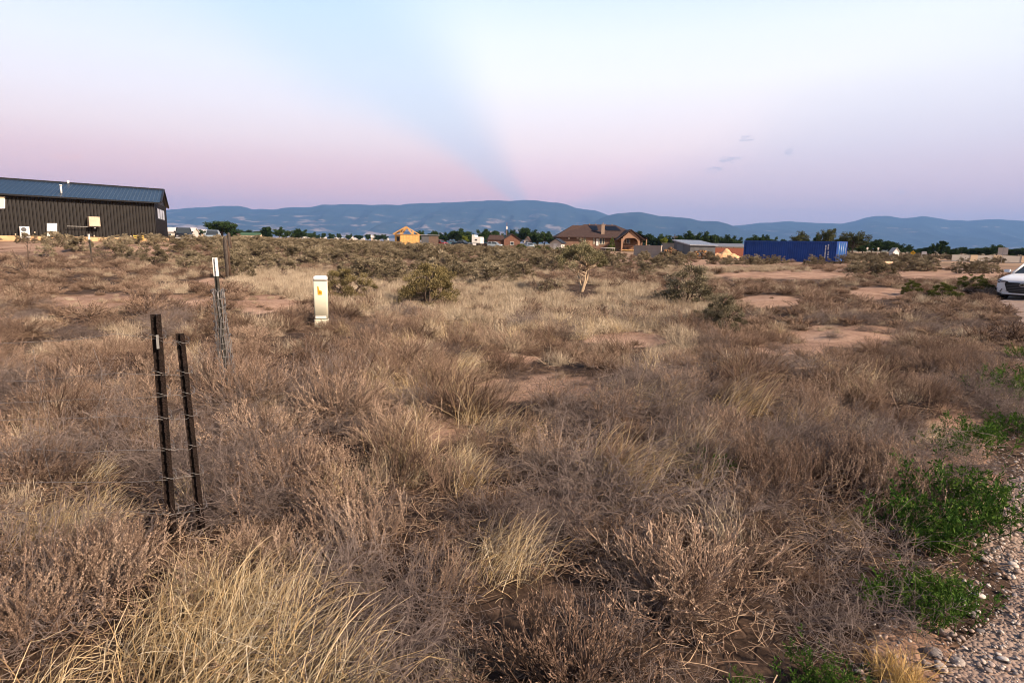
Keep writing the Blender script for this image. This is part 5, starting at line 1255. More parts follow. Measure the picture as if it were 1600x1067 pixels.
def stone_mat(name, cols):
    m, nt, b = new_mat(name); N, L = nt.nodes, nt.links; b.inputs['Roughness'].default_value = .7; b.inputs['Specular IOR Level'].default_value = .25
    oi = N.new('ShaderNodeObjectInfo'); r = N.new('ShaderNodeValToRGB'); e = r.color_ramp.elements
    r.color_ramp.interpolation = 'LINEAR'
    for k, c in enumerate(cols):
        el = e[k] if k < 2 else e.new(k / (len(cols) - 1)); el.position = k / (len(cols) - 1); el.color = (*c, 1)
    L.new(oi.outputs['Random'], r.inputs[0])
    tc = N.new('ShaderNodeTexCoord'); nz = N.new('ShaderNodeTexNoise'); nz.inputs['Scale'].default_value = 2.5; nz.inputs['Detail'].default_value = 6; L.new(tc.outputs['Object'], nz.inputs['Vector'])
    mp = N.new('ShaderNodeMapRange'); L.new(nz.outputs[0], mp.inputs[0]); mp.inputs[1].default_value = .3; mp.inputs[2].default_value = .7; mp.inputs[3].default_value = .75; mp.inputs[4].default_value = 1.2
    mx = N.new('ShaderNodeVectorMath'); mx.operation = 'SCALE'; L.new(r.outputs[0], mx.inputs[0]); L.new(mp.outputs[0], mx.inputs['Scale']); L.new(mx.outputs[0], b.inputs['Base Color'])
    return m
mST = stone_mat('pebble_stone', [(.10, .095, .10), (.25, .22, .21), (.36, .27, .22), (.18, .165, .165), (.50, .43, .38), (.31, .20, .155), (.64, .58, .53), (.28, .255, .255)])
PB = [pebble('pebble_%d' % k, k + 1, mST) for k in range(6)]
rng = np.random.default_rng(21); pp = []
n = 72000; y_ = rng.uniform(1.0, 9.5, n) ** 1.0; x_ = road_x(y_) + rng.uniform(-.35, 4.2, n)
keep = (rng.random(n) < np.clip(4.0 / y_, .12, 1)) & ((x_ > road_x(y_)) | (rng.random(n) < .35)) & (np.abs(x_) < y_ * 1.05 + 1.2)
x_, y_ = x_[keep], y_[keep]; n = len(x_); s_ = .0026 + .0085 * rng.random(n) ** 3.4; s_ = s_ * np.where(rng.random(n) < .06, 1.7, 1)
big = (x_ - road_x(y_)) < .45
s_ = np.where(big & (rng.random(n) < .5), s_ * 1.35, s_)
pts = np.stack([x_, y_, H(x_, y_) + .020 + s_ * .15], -1); rot = np.stack([rng.normal(0, .25, n), rng.normal(0, .25, n), rng.random(n) * 6.28], -1)
tag(scatter('gravel', PB, pts, rot, np.repeat(s_[:, None], 3, 1), rng.integers(0, 6, n), mST), 'loose grey, white and tan pebbles along the gravel road', 'gravel', kind='stuff')
# a few big rounded stones one can pick out at the road's edge
for k, (px, py, s) in enumerate(((1458, 1022, .034), (1470, 1046, .032), (1478, 992, .036), (1506, 940, .030), (1497, 1038, .028), (1540, 876, .030), (1519, 962, .026), (1447, 1040, .022))):
    P = ground(px, py); me = pebble('stone', 40 + k, mST); o = mesh_obj('stone', me, None, (P.x, P.y, P.z + s * .35)); o.scale = (s, s, s); o.rotation_euler = (0, 0, k * 1.3)
    tag(o, 'smooth rounded stone at the edge of the gravel road', 'stone', 'rounded stones at the road edge')

# ------------------------------------------------------------------ weeds, laid out over the field
PALEZ = [(880, 486, 235, 44), (470, 446, 110, 26), (620, 440, 90, 20), (760, 452, 90, 26), (1000, 540, 90, 24), (1150, 425, 120, 16), (600, 480, 70, 18)]
rng = np.random.default_rng(5)
def cand(y0, y1, dens, margin=1.6):
    a = 1.02; A = (y1 - y0) * margin * 2 + a * (y1 ** 2 - y0 ** 2); n = int(A * dens)
    y = np.sqrt(rng.uniform(y0 ** 2, y1 ** 2, n)); x = rng.uniform(-1, 1, n) * (a * y + margin)
    return x, y
def cull(x, y, bare=True, road=True, near=.95, ex=0.0):
    z = H(x, y); px, py = project(np.stack([x, y, z], -1)); k = np.hypot(x, y) > near
    if bare: k &= ~inell(px, py, BARE, 1.9, np.stack([x, y], -1)); k &= ~inell(px, py, [(503, 520, 20, 16), (1480, 850, 95, 62), (1445, 975, 62, 45), (1500, 715, 60, 30), (908, 458, 26, 16)])
    if road: k &= ~(x > road_x(y) - .22 - ex)
    return k, px, py
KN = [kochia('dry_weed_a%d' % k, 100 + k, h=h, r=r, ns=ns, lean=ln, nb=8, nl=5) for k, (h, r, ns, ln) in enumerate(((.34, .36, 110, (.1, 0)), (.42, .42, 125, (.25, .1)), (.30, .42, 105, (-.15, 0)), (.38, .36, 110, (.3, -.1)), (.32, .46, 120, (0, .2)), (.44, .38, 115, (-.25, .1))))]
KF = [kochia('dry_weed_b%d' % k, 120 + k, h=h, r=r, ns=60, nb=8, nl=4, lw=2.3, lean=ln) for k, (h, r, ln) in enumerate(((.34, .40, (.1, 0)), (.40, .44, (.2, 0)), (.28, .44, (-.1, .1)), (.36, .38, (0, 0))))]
SK = [stalks('seed_stalks_%d' % k, 140 + k, h=h, lean=ln) for k, (h, ln) in enumerate(((.36, (.15, .05)), (.44, (-.12, .1)), (.34, (.3, 0)), (.40, (-.25, 0))))]
TG = [tangle('twig_tangle_%d' % k, 160 + k, r=r) for k, r in enumerate((.42, .5, .36, .46))]
PG = [grass('bunch_grass_%d' % k, 180 + k, vPALE, n=200, L=(.10, .27), spread=.075, wid=.0048, fan=.62, bend=(.25, -.05, -.5), K=5) for k in range(4)]
ST = [grass('straw_%d' % k, 200 + k, vSTRAW, n=n, L=L_, spread=sp, fan=fn, bend=bd) for k, (n, L_, sp, fn, bd) in enumerate(((110, (.28, .60), .11, .32, (1.1, -.15, -1.4)), (90, (.24, .54), .09, .42, (1.3, 0, -1.3)), (100, (.26, .58), .10, .4, (.9, .2, -1.3)), (80, (.2, .5), .08, .45, (.9, -.2, -1.2))))]
LT = [litter('litter_%d' % k, 220 + k) for k in range(4)]
WD = [weed('green_weed_%d' % k, 240 + k, h=h, spread=sp) for k, (h, sp) in enumerate(((.34, .14), (.26, .10), (.40, .16)))]

# ------------------------------------------------------------------ straw tufts one can tell apart
SCL = {'straw_grass': .84, 'golden_grass': .62, 'green_weed': .9}
PRE = []
def put(name, meshes, px, py, s, label, cat, group, rz=None, h=0.0):
    P = ground(px, py); R = random.Random(int(px * 13 + py))
    o = mesh_obj(name, meshes[R.randrange(len(meshes))], None, (P.x, P.y, P.z)); s *= SCL.get(name, 1); o.scale = (s, s, s * (1 + h)); o.rotation_euler = (0, 0, R.uniform(-.5, .5) if rz is None else rz)
    PRE.append((P.x, P.y, s * (.38 if name == 'green_weed' else .27)))
    return tag(o, label, cat, group, 'thing')
G1 = ('golden straw tuft leaning right below the two rusted posts', 'straw tufts below the rusted posts')
G2 = ('pale straw tuft left of the two rusted posts', 'straw tufts left of the rusted posts')
G3 = ('straw tuft in the dark twigs in front of the middle bare patch', 'straw tufts in front of the middle bare patch')
G4 = ('tall pale straw tuft beside the bare pink soil patch', 'straw tufts beside the bare soil patches')
G5 = ('straw tuft among the brown weeds left of the gravel road', 'straw tufts left of the gravel road')
for px, py, s in ((240, 1085, .95), (300, 1100, 1.05), (360, 1090, 1.1), (420, 1105, 1.05), (480, 1120, 1.1), (520, 1100, .9), (330, 1020, .95), (270, 1015, .85), (400, 1010, .95), (450, 1035, .95), (350, 960, .9), (310, 945, .8), (400, 935, .7), (200, 1040, .8), (550, 1150, .8), (240, 960, .6), (440, 970, .8)):
    put('straw_grass', ST, px, py, s, G1[0], 'grass tuft', G1[1])
for px, py, s in ((60, 850, .7), (100, 835, .75), (150, 810, .65), (20, 830, .6), (60, 1110, .8), (30, 1180, .7), (180, 830, .6), (90, 870, .5)):
    put('straw_grass', ST, px, py, s, G2[0], 'grass tuft', G2[1])
for px, py, s in ((730, 765, .8), (700, 740, .7), (760, 900, .75), (805, 900, .8), (780, 870, .7), (720, 730, .55), (640, 760, .5), (560, 790, .6)):
    put('straw_grass', ST, px, py, s, G3[0], 'grass tuft', G3[1])
for px, py, s in ((960, 752, 1.05), (930, 735, .9), (985, 770, .95), (1015, 735, .8), (1000, 640, .95), (970, 640, .85), (1040, 640, .9), (940, 628, .7), (1150, 640, 1.1), (1160, 650, .9), (780, 680, .8), (820, 690, .7), (745, 690, .8), (1085, 720, .8), (1060, 700, .7)):
    put('straw_grass', ST, px, py, s, G4[0], 'grass tuft', G4[1])
for px, py, s in ((1280, 650, .7), (1230, 680, .7), (1190, 720, .6), (1100, 760, .6), (1340, 690, .6), (1440, 700, .6), (1300, 830, .45), (1425, 845, .5)):
    put('straw_grass', ST, px, py, s, G5[0], 'grass tuft', G5[1])
mGOLD = [grass('golden_straw', 300, veg_mat('golden_dry_grass', [(.36, .22, .075), (.54, .36, .14), (.68, .50, .24)], rand=.1), n=240, L=(.10, .24), spread=.07, wid=.005, fan=.7, bend=(.1, 0, -.7), K=6)]
put('golden_grass', mGOLD, 1398, 1062, 1.0, 'small bright golden tuft at the edge of the gravel', 'grass tuft', None); put('golden_grass', mGOLD, 1418, 1085, .8, 'second golden tuft just below the small bright one by the gravel', 'grass tuft', None)
# green weeds along the road
GW = 'green leafy weeds along the gravel road'
for px, py, s, lb in ((1480, 830, 1.05, 'largest bright green weed at the gravel edge'), (1515, 815, .95, 'largest bright green weed at the gravel edge'), (1440, 838, .9, 'largest bright green weed at the gravel edge'), (1490, 785, .95, 'largest bright green weed at the gravel edge'), (1470, 865, .75, 'largest bright green weed at the gravel edge'),
                      (1450, 955, .7, 'darker green weed low in the shade of the dead twigs by the gravel'), (1430, 970, .6, 'darker green weed low in the shade of the dead twigs by the gravel'), (1475, 935, .55, 'darker green weed low in the shade of the dead twigs by the gravel'),
                      (1510, 705, .8, 'green weed further along the gravel behind the largest one'), (1535, 690, .7, 'green weed further along the gravel behind the largest one'), (1478, 712, .6, 'green weed further along the gravel behind the largest one'),
                      (1560, 628, 1.0, 'green weed farthest up the gravel road edge'), (1600, 622, 1.0, 'green weed farthest up the gravel road edge'), (1592, 680, .8, 'green weed on the gravel at the picture edge'), (1598, 560, .8, 'small green weed far up the gravel road edge'),
                      (1268, 1075, .42, 'tiny green sprout in the dead twigs'), (1290, 1085, .4, 'tiny green sprout in the dead twigs'), (1170, 1085, .3, 'lone tiny green sprout between dry seed stalks'), (1372, 935, .35, 'tiny green sprout in the dead twigs'), (1102, 735, .45, 'small green weed under the pale straw')):
    put('green_weed', WD, px, py, s, lb, 'weed', GW)

# dry weed bushes
bx, by, bs, bi = [], [], [], []
grid = {}
for (u_, v_, w_) in PRE:
    grid.setdefault((int(u_ // .8), int(v_ // .8)), []).append((u_, v_, w_))
    # keep the line of sight to the tuft low
    q = math.hypot(u_, v_); grid.setdefault((int(u_ * (1 - .22 / q) // .8), int(v_ * (1 - .22 / q) // .8)), []).append((u_ * (1 - .22 / q), v_ * (1 - .22 / q), w_ * .5))
for (y0, y1, dn) in ((.2, 3.2, 22), (3.2, 8, 18), (8, 16, 13), (16, 30, 5.5), (30, 55, 1.6)):
    x, y = cand(y0, y1, dn); k, px, py = cull(x, y)
    pz = inell(px, py, PALEZ) & (y > 5); k &= ~(pz & (rng.random(len(x)) < .90))
    x, y = x[k], y[k]
    order_ = np.argsort(rng.random(len(x)))
    sz = np.clip(rng.lognormal(-.34, .40, len(x)), .36, 1.12) * (1.0 if y0 < 8 else .92 if y0 < 16 else .9)
    sz = -np.sort(-sz)
    for a, b_, s in zip(x, y, sz):
        cov = mnoise.noise(Vector((a * .5, b_ * .5, 3.3))); s *= .92 + cov * .6; s = max(s, .34)
        rr_ = s * .40 * (1.0 if cov > -.12 else 1.7); cx, cy_ = int(a // .8), int(b_ // .8); ok = True
        for ii in (-1, 0, 1):
            for jj in (-1, 0, 1):
                for (u_, v_, w_) in grid.get((cx + ii, cy_ + jj), ()):
                    if (a - u_) ** 2 + (b_ - v_) ** 2 < ((rr_ + w_) * .90) ** 2: ok = False; break
        if ok:
            grid.setdefault((cx, cy_), []).append((a, b_, rr_)); bx.append(a); by.append(b_); bs.append(s); bi.append(int(rng.integers(0, len(KN))))
bx, by, bs, bi = map(np.array, (bx, by, bs, bi))
# lower growth right in front of the lens, taller swell at the right
bs *= np.where(np.hypot(bx, by) < 1.9, .85, 1.0)
dist = np.hypot(bx, by); bz = H(bx, by)
ppx, ppy = project(np.stack([bx, by, bz], -1))
vis = (ppx > -60) & (ppx < 1660) & (ppy < 1100) & (ppy > 380)
order = np.argsort(-(bs / dist) * vis * (dist > 2.0)); NIND = 260
ind = np.zeros(len(bx), bool); ind[order[:NIND]] = True; ind &= vis
def zone(px, py):
    if px > 1330: return ('wind-combed dry weed bush along the gravel road', 'dry weed bushes along the gravel road')
    if px < 250 and py > 700: return ('brown dry weed bush in front of the rusted fence posts', 'dry weed bushes in front of the rusted posts')
    if px < 330: return ('brown dry weed bush behind the fence wires', 'dry weed bushes behind the fence wires')
    if py < 560 and px < 700: return ('rounded dry weed bush around the cream utility post', 'dry weed bushes around the utility post')
    if px < 760: return ('tangled dry weed bush right of the fence posts', 'dry weed bushes right of the fence posts')
    if px < 1050: return ('dry weed bush among the bare pink soil patches', 'dry weed bushes among the bare soil patches')
    return ('pinkish brown dry weed bush between the bare patches and the gravel road', 'dry weed bushes left of the gravel road')
for j in np.where(ind)[0]:
    o = mesh_obj('dry_weed', KN[bi[j]] if dist[j] < 13 else KF[bi[j] % 4], None, (bx[j], by[j], bz[j] - .01)); hz_ = 1.0 if dist[j] < 9 else .8; o.scale = (bs[j] * rng.uniform(.9, 1.15), bs[j], bs[j] * hz_); o.rotation_euler = (0, 0, rng.uniform(-.6, .6))
    lb, gp = zone(ppx[j], ppy[j]); tag(o, lb, 'dry bush', gp)
r_ = ~ind; n = r_.sum()
P_ = [np.stack([bx[r_], by[r_], bz[r_] - .01], -1)]; Rr = [np.stack([rng.normal(0, .06, n), rng.normal(0, .06, n), rng.uniform(-.7, .7, n)], -1)]; Sc = [np.repeat(bs[r_][:, None], 3, 1) * rng.uniform(.85, 1.15, (n, 3)) * np.stack([np.ones(n), np.ones(n), np.where(dist[r_] < 9, 1, .8)], -1)]
Ix = [np.where(dist[r_] < 11, bi[r_], len(KN) + bi[r_] % 4)]
KINDS = KN + KF + SK + TG
def addk(y0, y1, dens, base, cnt, smin, smax, cond=None, near=.95, spin=3.14, bare=True):
    x, y = cand(max(y0, .2), y1, dens); k, px, py = cull(x, y, near=near, bare=bare)
    if cond is not None: k &= cond(x, y, px, py)
    x, y = x[k], y[k]; n = len(x); P_.append(np.stack([x, y, H(x, y) - .005], -1)); Rr.append(np.stack([rng.normal(0, .08, n), rng.normal(0, .08, n), rng.uniform(-spin, spin, n)], -1))
    s = rng.uniform(smin, smax, (n, 1)); Sc.append(np.repeat(s, 3, 1)); Ix.append(base + rng.integers(0, cnt, n))
nK, nF = len(KN), len(KF)
pn = lambda x, y, o, t: np.array([mnoise.noise(Vector((p * .6, q * .6, o))) for p, q in zip(x, y)]) > t
addk(.2, 6, 2.4, nK + nF + len(SK), len(TG), .36, .6); addk(.2, 4.5, 1.2, nK + nF, len(SK), .45, .7)
inb = lambda x, y, px, py: inell(px, py, BARE, 1.4)
addk(2, 12, 1.6, nK + nF + len(SK), len(TG), .22, .45, inb, bare=False); addk(2, 20, .5, nK, nF, .18, .4, inb, bare=False)
addk(.2, 4.5, 4.2, nK + nF, len(SK), .6, .95, lambda x, y, px, py: pn(x, y, 11.0, .0), spin=.9)
addk(4.5, 9, .9, nK + nF, len(SK), .6, .95, lambda x, y, px, py: pn(x, y, 11.0, .05), spin=.9)
addk(.2, 7, 4.6, nK + nF + len(SK), len(TG), .5, .85, lambda x, y, px, py: pn(x, y, 27.0, .02))
addk(7, 14, 1.6, nK + nF + len(SK), len(TG), .5, .85, lambda x, y, px, py: pn(x, y, 27.0, .1))
addk(1.5, 9, 3.0, nK + nF, len(SK), .6, .95, lambda x, y, px, py: (px > 1150) & (py > 560) & (x < road_x(y) - .75) & pn(x, y, 41.0, -.12), spin=.5)
addk(1.6, 4.5, 9.0, nK + nF + len(SK), len(TG), .45, .75, lambda x, y, px, py: (px > 40) & (px < 350) & (py > 815) & (py < 985)); addk(1.6, 4.5, 5.0, nK + nF, len(SK), .45, .7, lambda x, y, px, py: (px > 20) & (px < 330) & (py > 850) & (py < 1000))
# low dead stubble between the bushes farther out
addk(14, 60, .6, nK, nF, .3, .55); addk(60, 110, .16, nK, nF, .6, 1.1, bare=False)
P_, Rr, Sc, Ix = map(np.concatenate, (P_, Rr, Sc, Ix))
print('dry weeds', len(P_), 'individual', ind.sum())
tag(scatter('dry_weeds', KINDS, P_, Rr, Sc, Ix, vKOCH), 'dense brown dry weeds and dead twigs covering the field', 'dry weeds', kind='stuff')

# pale bunch grass and litter
P_, Rr, Sc, Ix = [], [], [], []
inpal = lambda x, y, px, py: inell(px, py, PALEZ)
addk(6, 26, 7.5, 0, 4, .7, 1.35, inpal); addk(26, 50, 2.0, 0, 4, .9, 1.5, inpal)
addk(.5, 9, .8, 0, 4, .6, 1.1); addk(3.2, 14, 1.7, 4, 4, .45, .9, lambda x, y, px, py: (px > 540) & (px < 1350) & pn(x, y, 57.0, -.02)); addk(1.2, 12, .34, 4, 4, .3, .6); addk(2.2, 8, .8, 4, 4, .3, .6, lambda x, y, px, py: (px < 420) & pn(x, y, 63.0, .02)); addk(9, 40, .5, 0, 4, .8, 1.4); addk(2, 16, 1.1, 0, 4, .25, .6, bare=False)
P_, Rr, Sc, Ix = map(np.concatenate, (P_, Rr, Sc, Ix)); print('bunch grass', len(P_))
tag(scatter('pale_grass', PG + ST, P_, Rr, Sc, Ix, vPALE), 'short pale bunch grass spread across the middle of the field', 'grass', kind='stuff')
P_, Rr, Sc, Ix = [], [], [], []
addk(.3, 6, 1.8, 0, 4, .8, 1.2, near=.5, bare=True); addk(6, 16, .8, 0, 4, .9, 1.4)
addk(.3, 16, .8, 0, 4, .6, 1.1, bare=False)
P_, Rr, Sc, Ix = map(np.concatenate, (P_, Rr, Sc, Ix))
tag(scatter('ground_litter', LT, P_, Rr, Sc, Ix, vLIT), 'broken straw and twigs strewn on the soil', 'litter', kind='stuff')

# ------------------------------------------------------------------ sagebrush
def plant_obj(name, pair, loc, s, rz, label, cat, group=None, parts=('branches', 'foliage')):
    o = empty(name, loc, rz); o.scale = s if hasattr(s, '__len__') else (s, s, s); tag(o, label, cat, group)
    for nm, me in zip(parts, pair): mesh_obj(nm, me, o)
    return o
SG = [sage('sage_%d' % k, 400 + k, r=r) for k, r in enumerate((.62, .7, .55, .75, .66))]
vSAGEN = veg_mat('grey_green_sage_leaves', [(.058, .05, .031), (.175, .155, .10), (.46, .41, .295)], rand=0.0)
SG_NEAR = [sage('sage_near_%d' % k, 420 + k, r=r, nt=13, nlf=24, leaf=.75, leafmat=mm) for k, (r, mm) in enumerate(((.62, veg_mat('olive_sage_leaves', [(.07, .058, .026), (.18, .145, .065), (.36, .295, .15)], rand=.0)), (.6, vSAGEN), (.6, vSAGEN)))]
SG_TREE = sage('sage_tree', 440, h=1.0, r=.62, open_trunk=True, nt=16, nlf=26, leaf=.62, leafmat=veg_mat('grey_sage_leaves', [(.10, .095, .05), (.20, .18, .10), (.34, .31, .20)], rand=.0))
def big(px, pyb, pyt, wpx, pair, label, rz=0.0):
    P = ground(px, pyb); d = P.y; h = pt(px, pyt, d).z - P.z; w = wpx * math.hypot(P.x, P.y) / FPX / 1.25
    return plant_obj('sagebrush', pair, (P.x, P.y, P.z - .02), (w, w, h / 1.05), rz, label, 'sagebrush')
big(668, 480, 410, 104, SG_NEAR[0], 'large olive green sagebrush standing alone right of the utility post')
big(1072, 476, 411, 88, SG_NEAR[1], 'large grey-green sagebrush before the grey shed', 1.0)
big(1126, 518, 455, 60, SG_NEAR[2], 'grey-green sagebrush nearest the viewer, right of the pale grass', 2.1)
big(1100, 505, 478, 60, SG_NEAR[1], 'low dark sagebrush left of the nearest grey-green sagebrush', 2.9)
big(545, 470, 418, 70, SG_NEAR[0], 'dark sagebrush just behind the utility post', 1.9)
big(1010, 402, 388, 18, SG_NEAR[0], 'small upright sagebrush before the pale block wall', .5)
P = ground(908, 456); h = pt(905, 381, P.y).z - P.z
plant_obj('sagebrush_tree', SG_TREE, (P.x, P.y, P.z), (1.5, 1.5, h / .97), .4, 'tall old sagebrush with bare forked trunk below the brick house', 'sagebrush')
big(862, 457, 434, 46, SG[3], 'dark low sagebrush at the foot of the bare forked trunk', .7)
rng = np.random.default_rng(77)
cands = []
def band(a0, a1, y0, y1, n, smin, smax, key):
    y = np.sqrt(rng.uniform(y0 ** 2, y1 ** 2, n)); a = rng.uniform(a0, a1, n); x = a * y
    px, py = project(np.stack([x, y, H(x, y)], -1)); k = ~inell(px, py, BARE[:0] + [(230, 388, 60, 7), (80, 384, 120, 8), (985, 392, 110, 4)])
    k &= ~((px > 845) & (px < 975) & (y < 34))
    for i in np.where(k)[0]: cands.append((x[i], y[i], rng.uniform(smin, smax), key))
band(-.50, .07, 25, 48, 88, .7, 1.35, 'A'); band(-.52, .07, 48, 80, 120, .8, 1.2, 'A'); band(-.50, .10, 80, 125, 130, .8, 1.3, 'A')
band(-.30, .09, 21, 27, 20, .7, 1.15, 'A')
band(-.66, -.46, 42, 62, 34, .5, .9, 'B'); band(-.62, -.5, 26, 42, 14, .5, .8, 'B')
band(.07, .25, 55, 80, 26, .45, .7, 'C'); band(.25, .34, 60, 76, 7, .35, .5, 'C'); band(.345, .43, 55, 66, 14, .6, .85, 'C'); band(.08, .3, 26, 50, 22, .4, .65, 'C'); band(.43, .52, 58, 66, 5, .45, .8, 'C')
band(.54, .70, 60, 92, 42, .6, .9, 'D'); band(.56, .80, 36, 60, 22, .35, .6, 'D')
LBL = {'A': ('olive grey sagebrush in the broad belt before the plywood house', 'sagebrush of the broad belt'), 'B': ('grey-green sagebrush on the sandy mound before the dark workshop', 'sagebrush before the workshop'),
       'C': ('small sagebrush before the grey shed and blue container', 'sagebrush before the shed and container'), 'D': ('low sagebrush on the flat right of the blue container', 'sagebrush right of the container')}
cands.sort(key=lambda c: -c[2] / c[1])
far = []
for i, (x, y, s, key) in enumerate(cands):
    z = float(H(x, y)) - .02; s *= .92
    if i < 285: plant_obj('sagebrush', SG[i % 5], (x, y, z), (s * 1.15, s * 1.15, s * rng.uniform(.8, 1.05)), rng.uniform(0, 6.28), LBL[key][0], 'sagebrush', LBL[key][1])
    else: far.append((x, y, z, s))
# the rest of the belt, too far to tell apart
xs, ys = [], []
for a0, a1, y0, y1, n in ((-.6, .12, 125, 300, 900), (.5, .95, 90, 200, 260), (-.9, -.55, 30, 60, 20)):
    y = np.sqrt(rng.uniform(y0 ** 2, y1 ** 2, n)); xs.append(rng.uniform(a0, a1, n) * y); ys.append(y)
xs = np.concatenate(xs + [[f[0] for f in far]]); ys = np.concatenate(ys + [[f[1] for f in far]]); n = len(xs)
whole = []
for k, (b, f) in enumerate(SG):
    bm = bmesh.new(); bm.from_mesh(f); nf = len(bm.faces); bm.from_mesh(b)
    bm.faces.ensure_lookup_table()
    for q in bm.faces[nf:]: q.material_index = 1
    me = bpy.data.meshes.new('sage_whole_%d' % k); bm.to_mesh(me); bm.free(); me.materials.append(vSAGE); me.materials.append(vSAGEB); whole.append(me)
sc = rng.uniform(.7, 1.15, (n, 1)) * np.array([[1.15, 1.15, .95]])
tag(scatter('far_sagebrush', whole, np.stack([xs, ys, H(xs, ys) - .02], -1), np.stack([np.zeros(n), np.zeros(n), rng.random(n) * 6.28], -1), sc, rng.integers(0, 5, n), vSAGE), 'far part of the sagebrush belt, too distant to tell the bushes apart', 'sagebrush', kind='stuff')
# dark green bushes by the sedan
GB = [sage('green_bush_%d' % k, 460 + k, r=.8, leafmat=veg_mat('dark_green_bush_leaves_%d' % k, [(.035, .05, .012), (.08, .10, .022), (.16, .17, .05)], rand=0.0), nt=14, nlf=24, leaf=.8) for k in range(2)]
for px, pyb, pyt, w, lb in ((1474, 468, 444, 52, 'dark green bush in the brown weeds left of the white sedan'), (1522, 452, 431, 44, 'second dark green bush, nearer the white sedan'), (1424, 462, 440, 36, 'smaller olive bush left of the two dark green ones')):
    P = ground(px, pyb); hh = pt(px, pyt, P.y).z - P.z; w_ = w * math.hypot(P.x, P.y) / FPX / 1.5; plant_obj('green_bush', GB[px % 2], (P.x, P.y, P.z - .02), (w_ * .85, w_ * .85, hh * 1.1), px, lb, 'bush')
for px, d, w, hh, lb in ((815, 140, 2.2, 1.4, 'green shrub in the yard left of the garden shed'), (838, 150, 2.4, 1.1, 'green shrub in the yard left of the garden shed'), (852, 146, 1.8, 1.0, 'green shrub in the yard left of the garden shed'), (885, 152, 2.0, 1.3, 'green shrub along the wall of the brown brick house'), (896, 155, 2.0, 1.4, 'green shrub along the wall of the brown brick house'), (905, 154, 1.6, 1.2, 'green shrub along the wall of the brown brick house'), (956, 158, 1.5, 3.6, 'tall climbing shrub left of the arched porch'), (955, 155, 1.6, 1.5, 'green shrub below the tall climbing shrub'), (872, 143, 1.8, .9, 'green shrub before the garden shed')):
    P = at(px, d); plant_obj('yard_shrub', GB[px % 2], (P.x, P.y, P.z), (w / 1.2, w / 1.2, hh), px, lb, 'shrub', 'green shrubs round the brick house')

# ------------------------------------------------------------------ dead shrubs on the left
def dead(px, pyb, pyt, wpx, seed, label):
    P = ground(px, pyb); h = pt(px, pyt, P.y).z - P.z; w = wpx * P.y / FPX; rng = np.random.default_rng(seed); g = VM(); n = 7
    th = rng.uniform(.3, 1.2, n); ph = rng.random(n) * 6.28; D = np.stack([np.sin(th) * np.cos(ph), np.sin(th) * np.sin(ph), np.cos(th)], -1)
    A = grow(np.zeros((n, 3)), D, 1.0, 8, rng, (0, 0, .2), .4); g.tubes(A, .030, .010, rng.random(n) * .5, 5)
    B0, T = sample(A, rng.uniform(.3, 1, (n, 6))); m = len(B0); B = grow(B0, side_dirs(T, rng.uniform(.4, .9, m), rng), rng.uniform(.2, .5, m), 6, rng, (0, 0, .2), .4); g.tubes(B, .010, .004, rng.random(m) * .6, 4)
    C0, T = sample(B, rng.uniform(.3, 1, (m, 5))); k = len(C0); Q = grow(C0, side_dirs(T, rng.uniform(.4, .9, k), rng), rng.uniform(.1, .25, k), 5, rng, (0, 0, .1), .4); g.ribbons(Q, .010, .004, rng.random(k), rng)
    o = mesh_obj('dead_shrub', g.mesh('dead_shrub', [vSAGEB]), None, (P.x, P.y, P.z)); o.scale = (w / 1.7, w / 1.7, h / .95); tag(o, label, 'shrub')
dead(42, 432, 386, 56, 1, 'bare dead shrub with forked trunk on the dirt before the workshop'); dead(168, 412, 390, 36, 2, 'bare dead shrub beside the thin fence post'); dead(148, 418, 396, 26, 3, 'small bare dead shrub left of the thin fence post'); dead(850, 458, 432, 46, 4, 'bare dead twigs at the foot of the forked sagebrush')

# ------------------------------------------------------------------ trees
TR = {'round': [tree('round_tree_%d' % k, 500 + k) for k in range(4)], 'col': [tree('narrow_tree_%d' % k, 520 + k, w=.42, kind='col') for k in range(2)],
      'sparse': [tree('open_tree_%d' % k, 530 + k, kind='sparse', m=vOLV, nl=190, ls=.04) for k in range(3)], 'yellow': [tree('yellow_tree', 540, m=vYGR)]}
TL = [(348, 345, 38, 165, 'round', 'big round dark tree right of the dark workshop', None), (362, 354, 14, 170, 'round', 'small dark tree at the right foot of the big round tree', None)]
FARV = ('small dark tree far off on the valley floor', 'trees far off on the valley floor')
for q in ((272, 358, 26, 230, 'round'), (290, 357, 26, 230, 'round'), (306, 358.5, 24, 250, 'round'), (322, 360.5, 18, 280, 'round'), (380, 359, 20, 330, 'round'), (392, 359, 20, 330, 'round'), (403, 361, 16, 330, 'round'), (414, 355, 9, 210, 'col'), (422, 354, 7, 210, 'col'), (437, 354, 13, 215, 'round'), (448, 360, 12, 230, 'round'), (462, 359, 16, 240, 'round'), (471, 357, 18, 240, 'round'), (487, 362, 12, 300, 'round'), (505, 364, 8, 420, 'round'), (517, 364, 10, 430, 'round'), (530, 364.5, 8, 420, 'round'), (545, 365, 9, 430, 'round'), (575, 366, 12, 430, 'round'), (590, 366, 12, 420, 'round'), (600, 366, 14, 400, 'round'), (495, 366, 10, 500, 'round'), (560, 367, 12, 480, 'round')): TL.append(q + FARV)
ROWC = ('dark green tree in the row behind the vehicles and red brick house', 'trees behind the vehicles and red brick house')
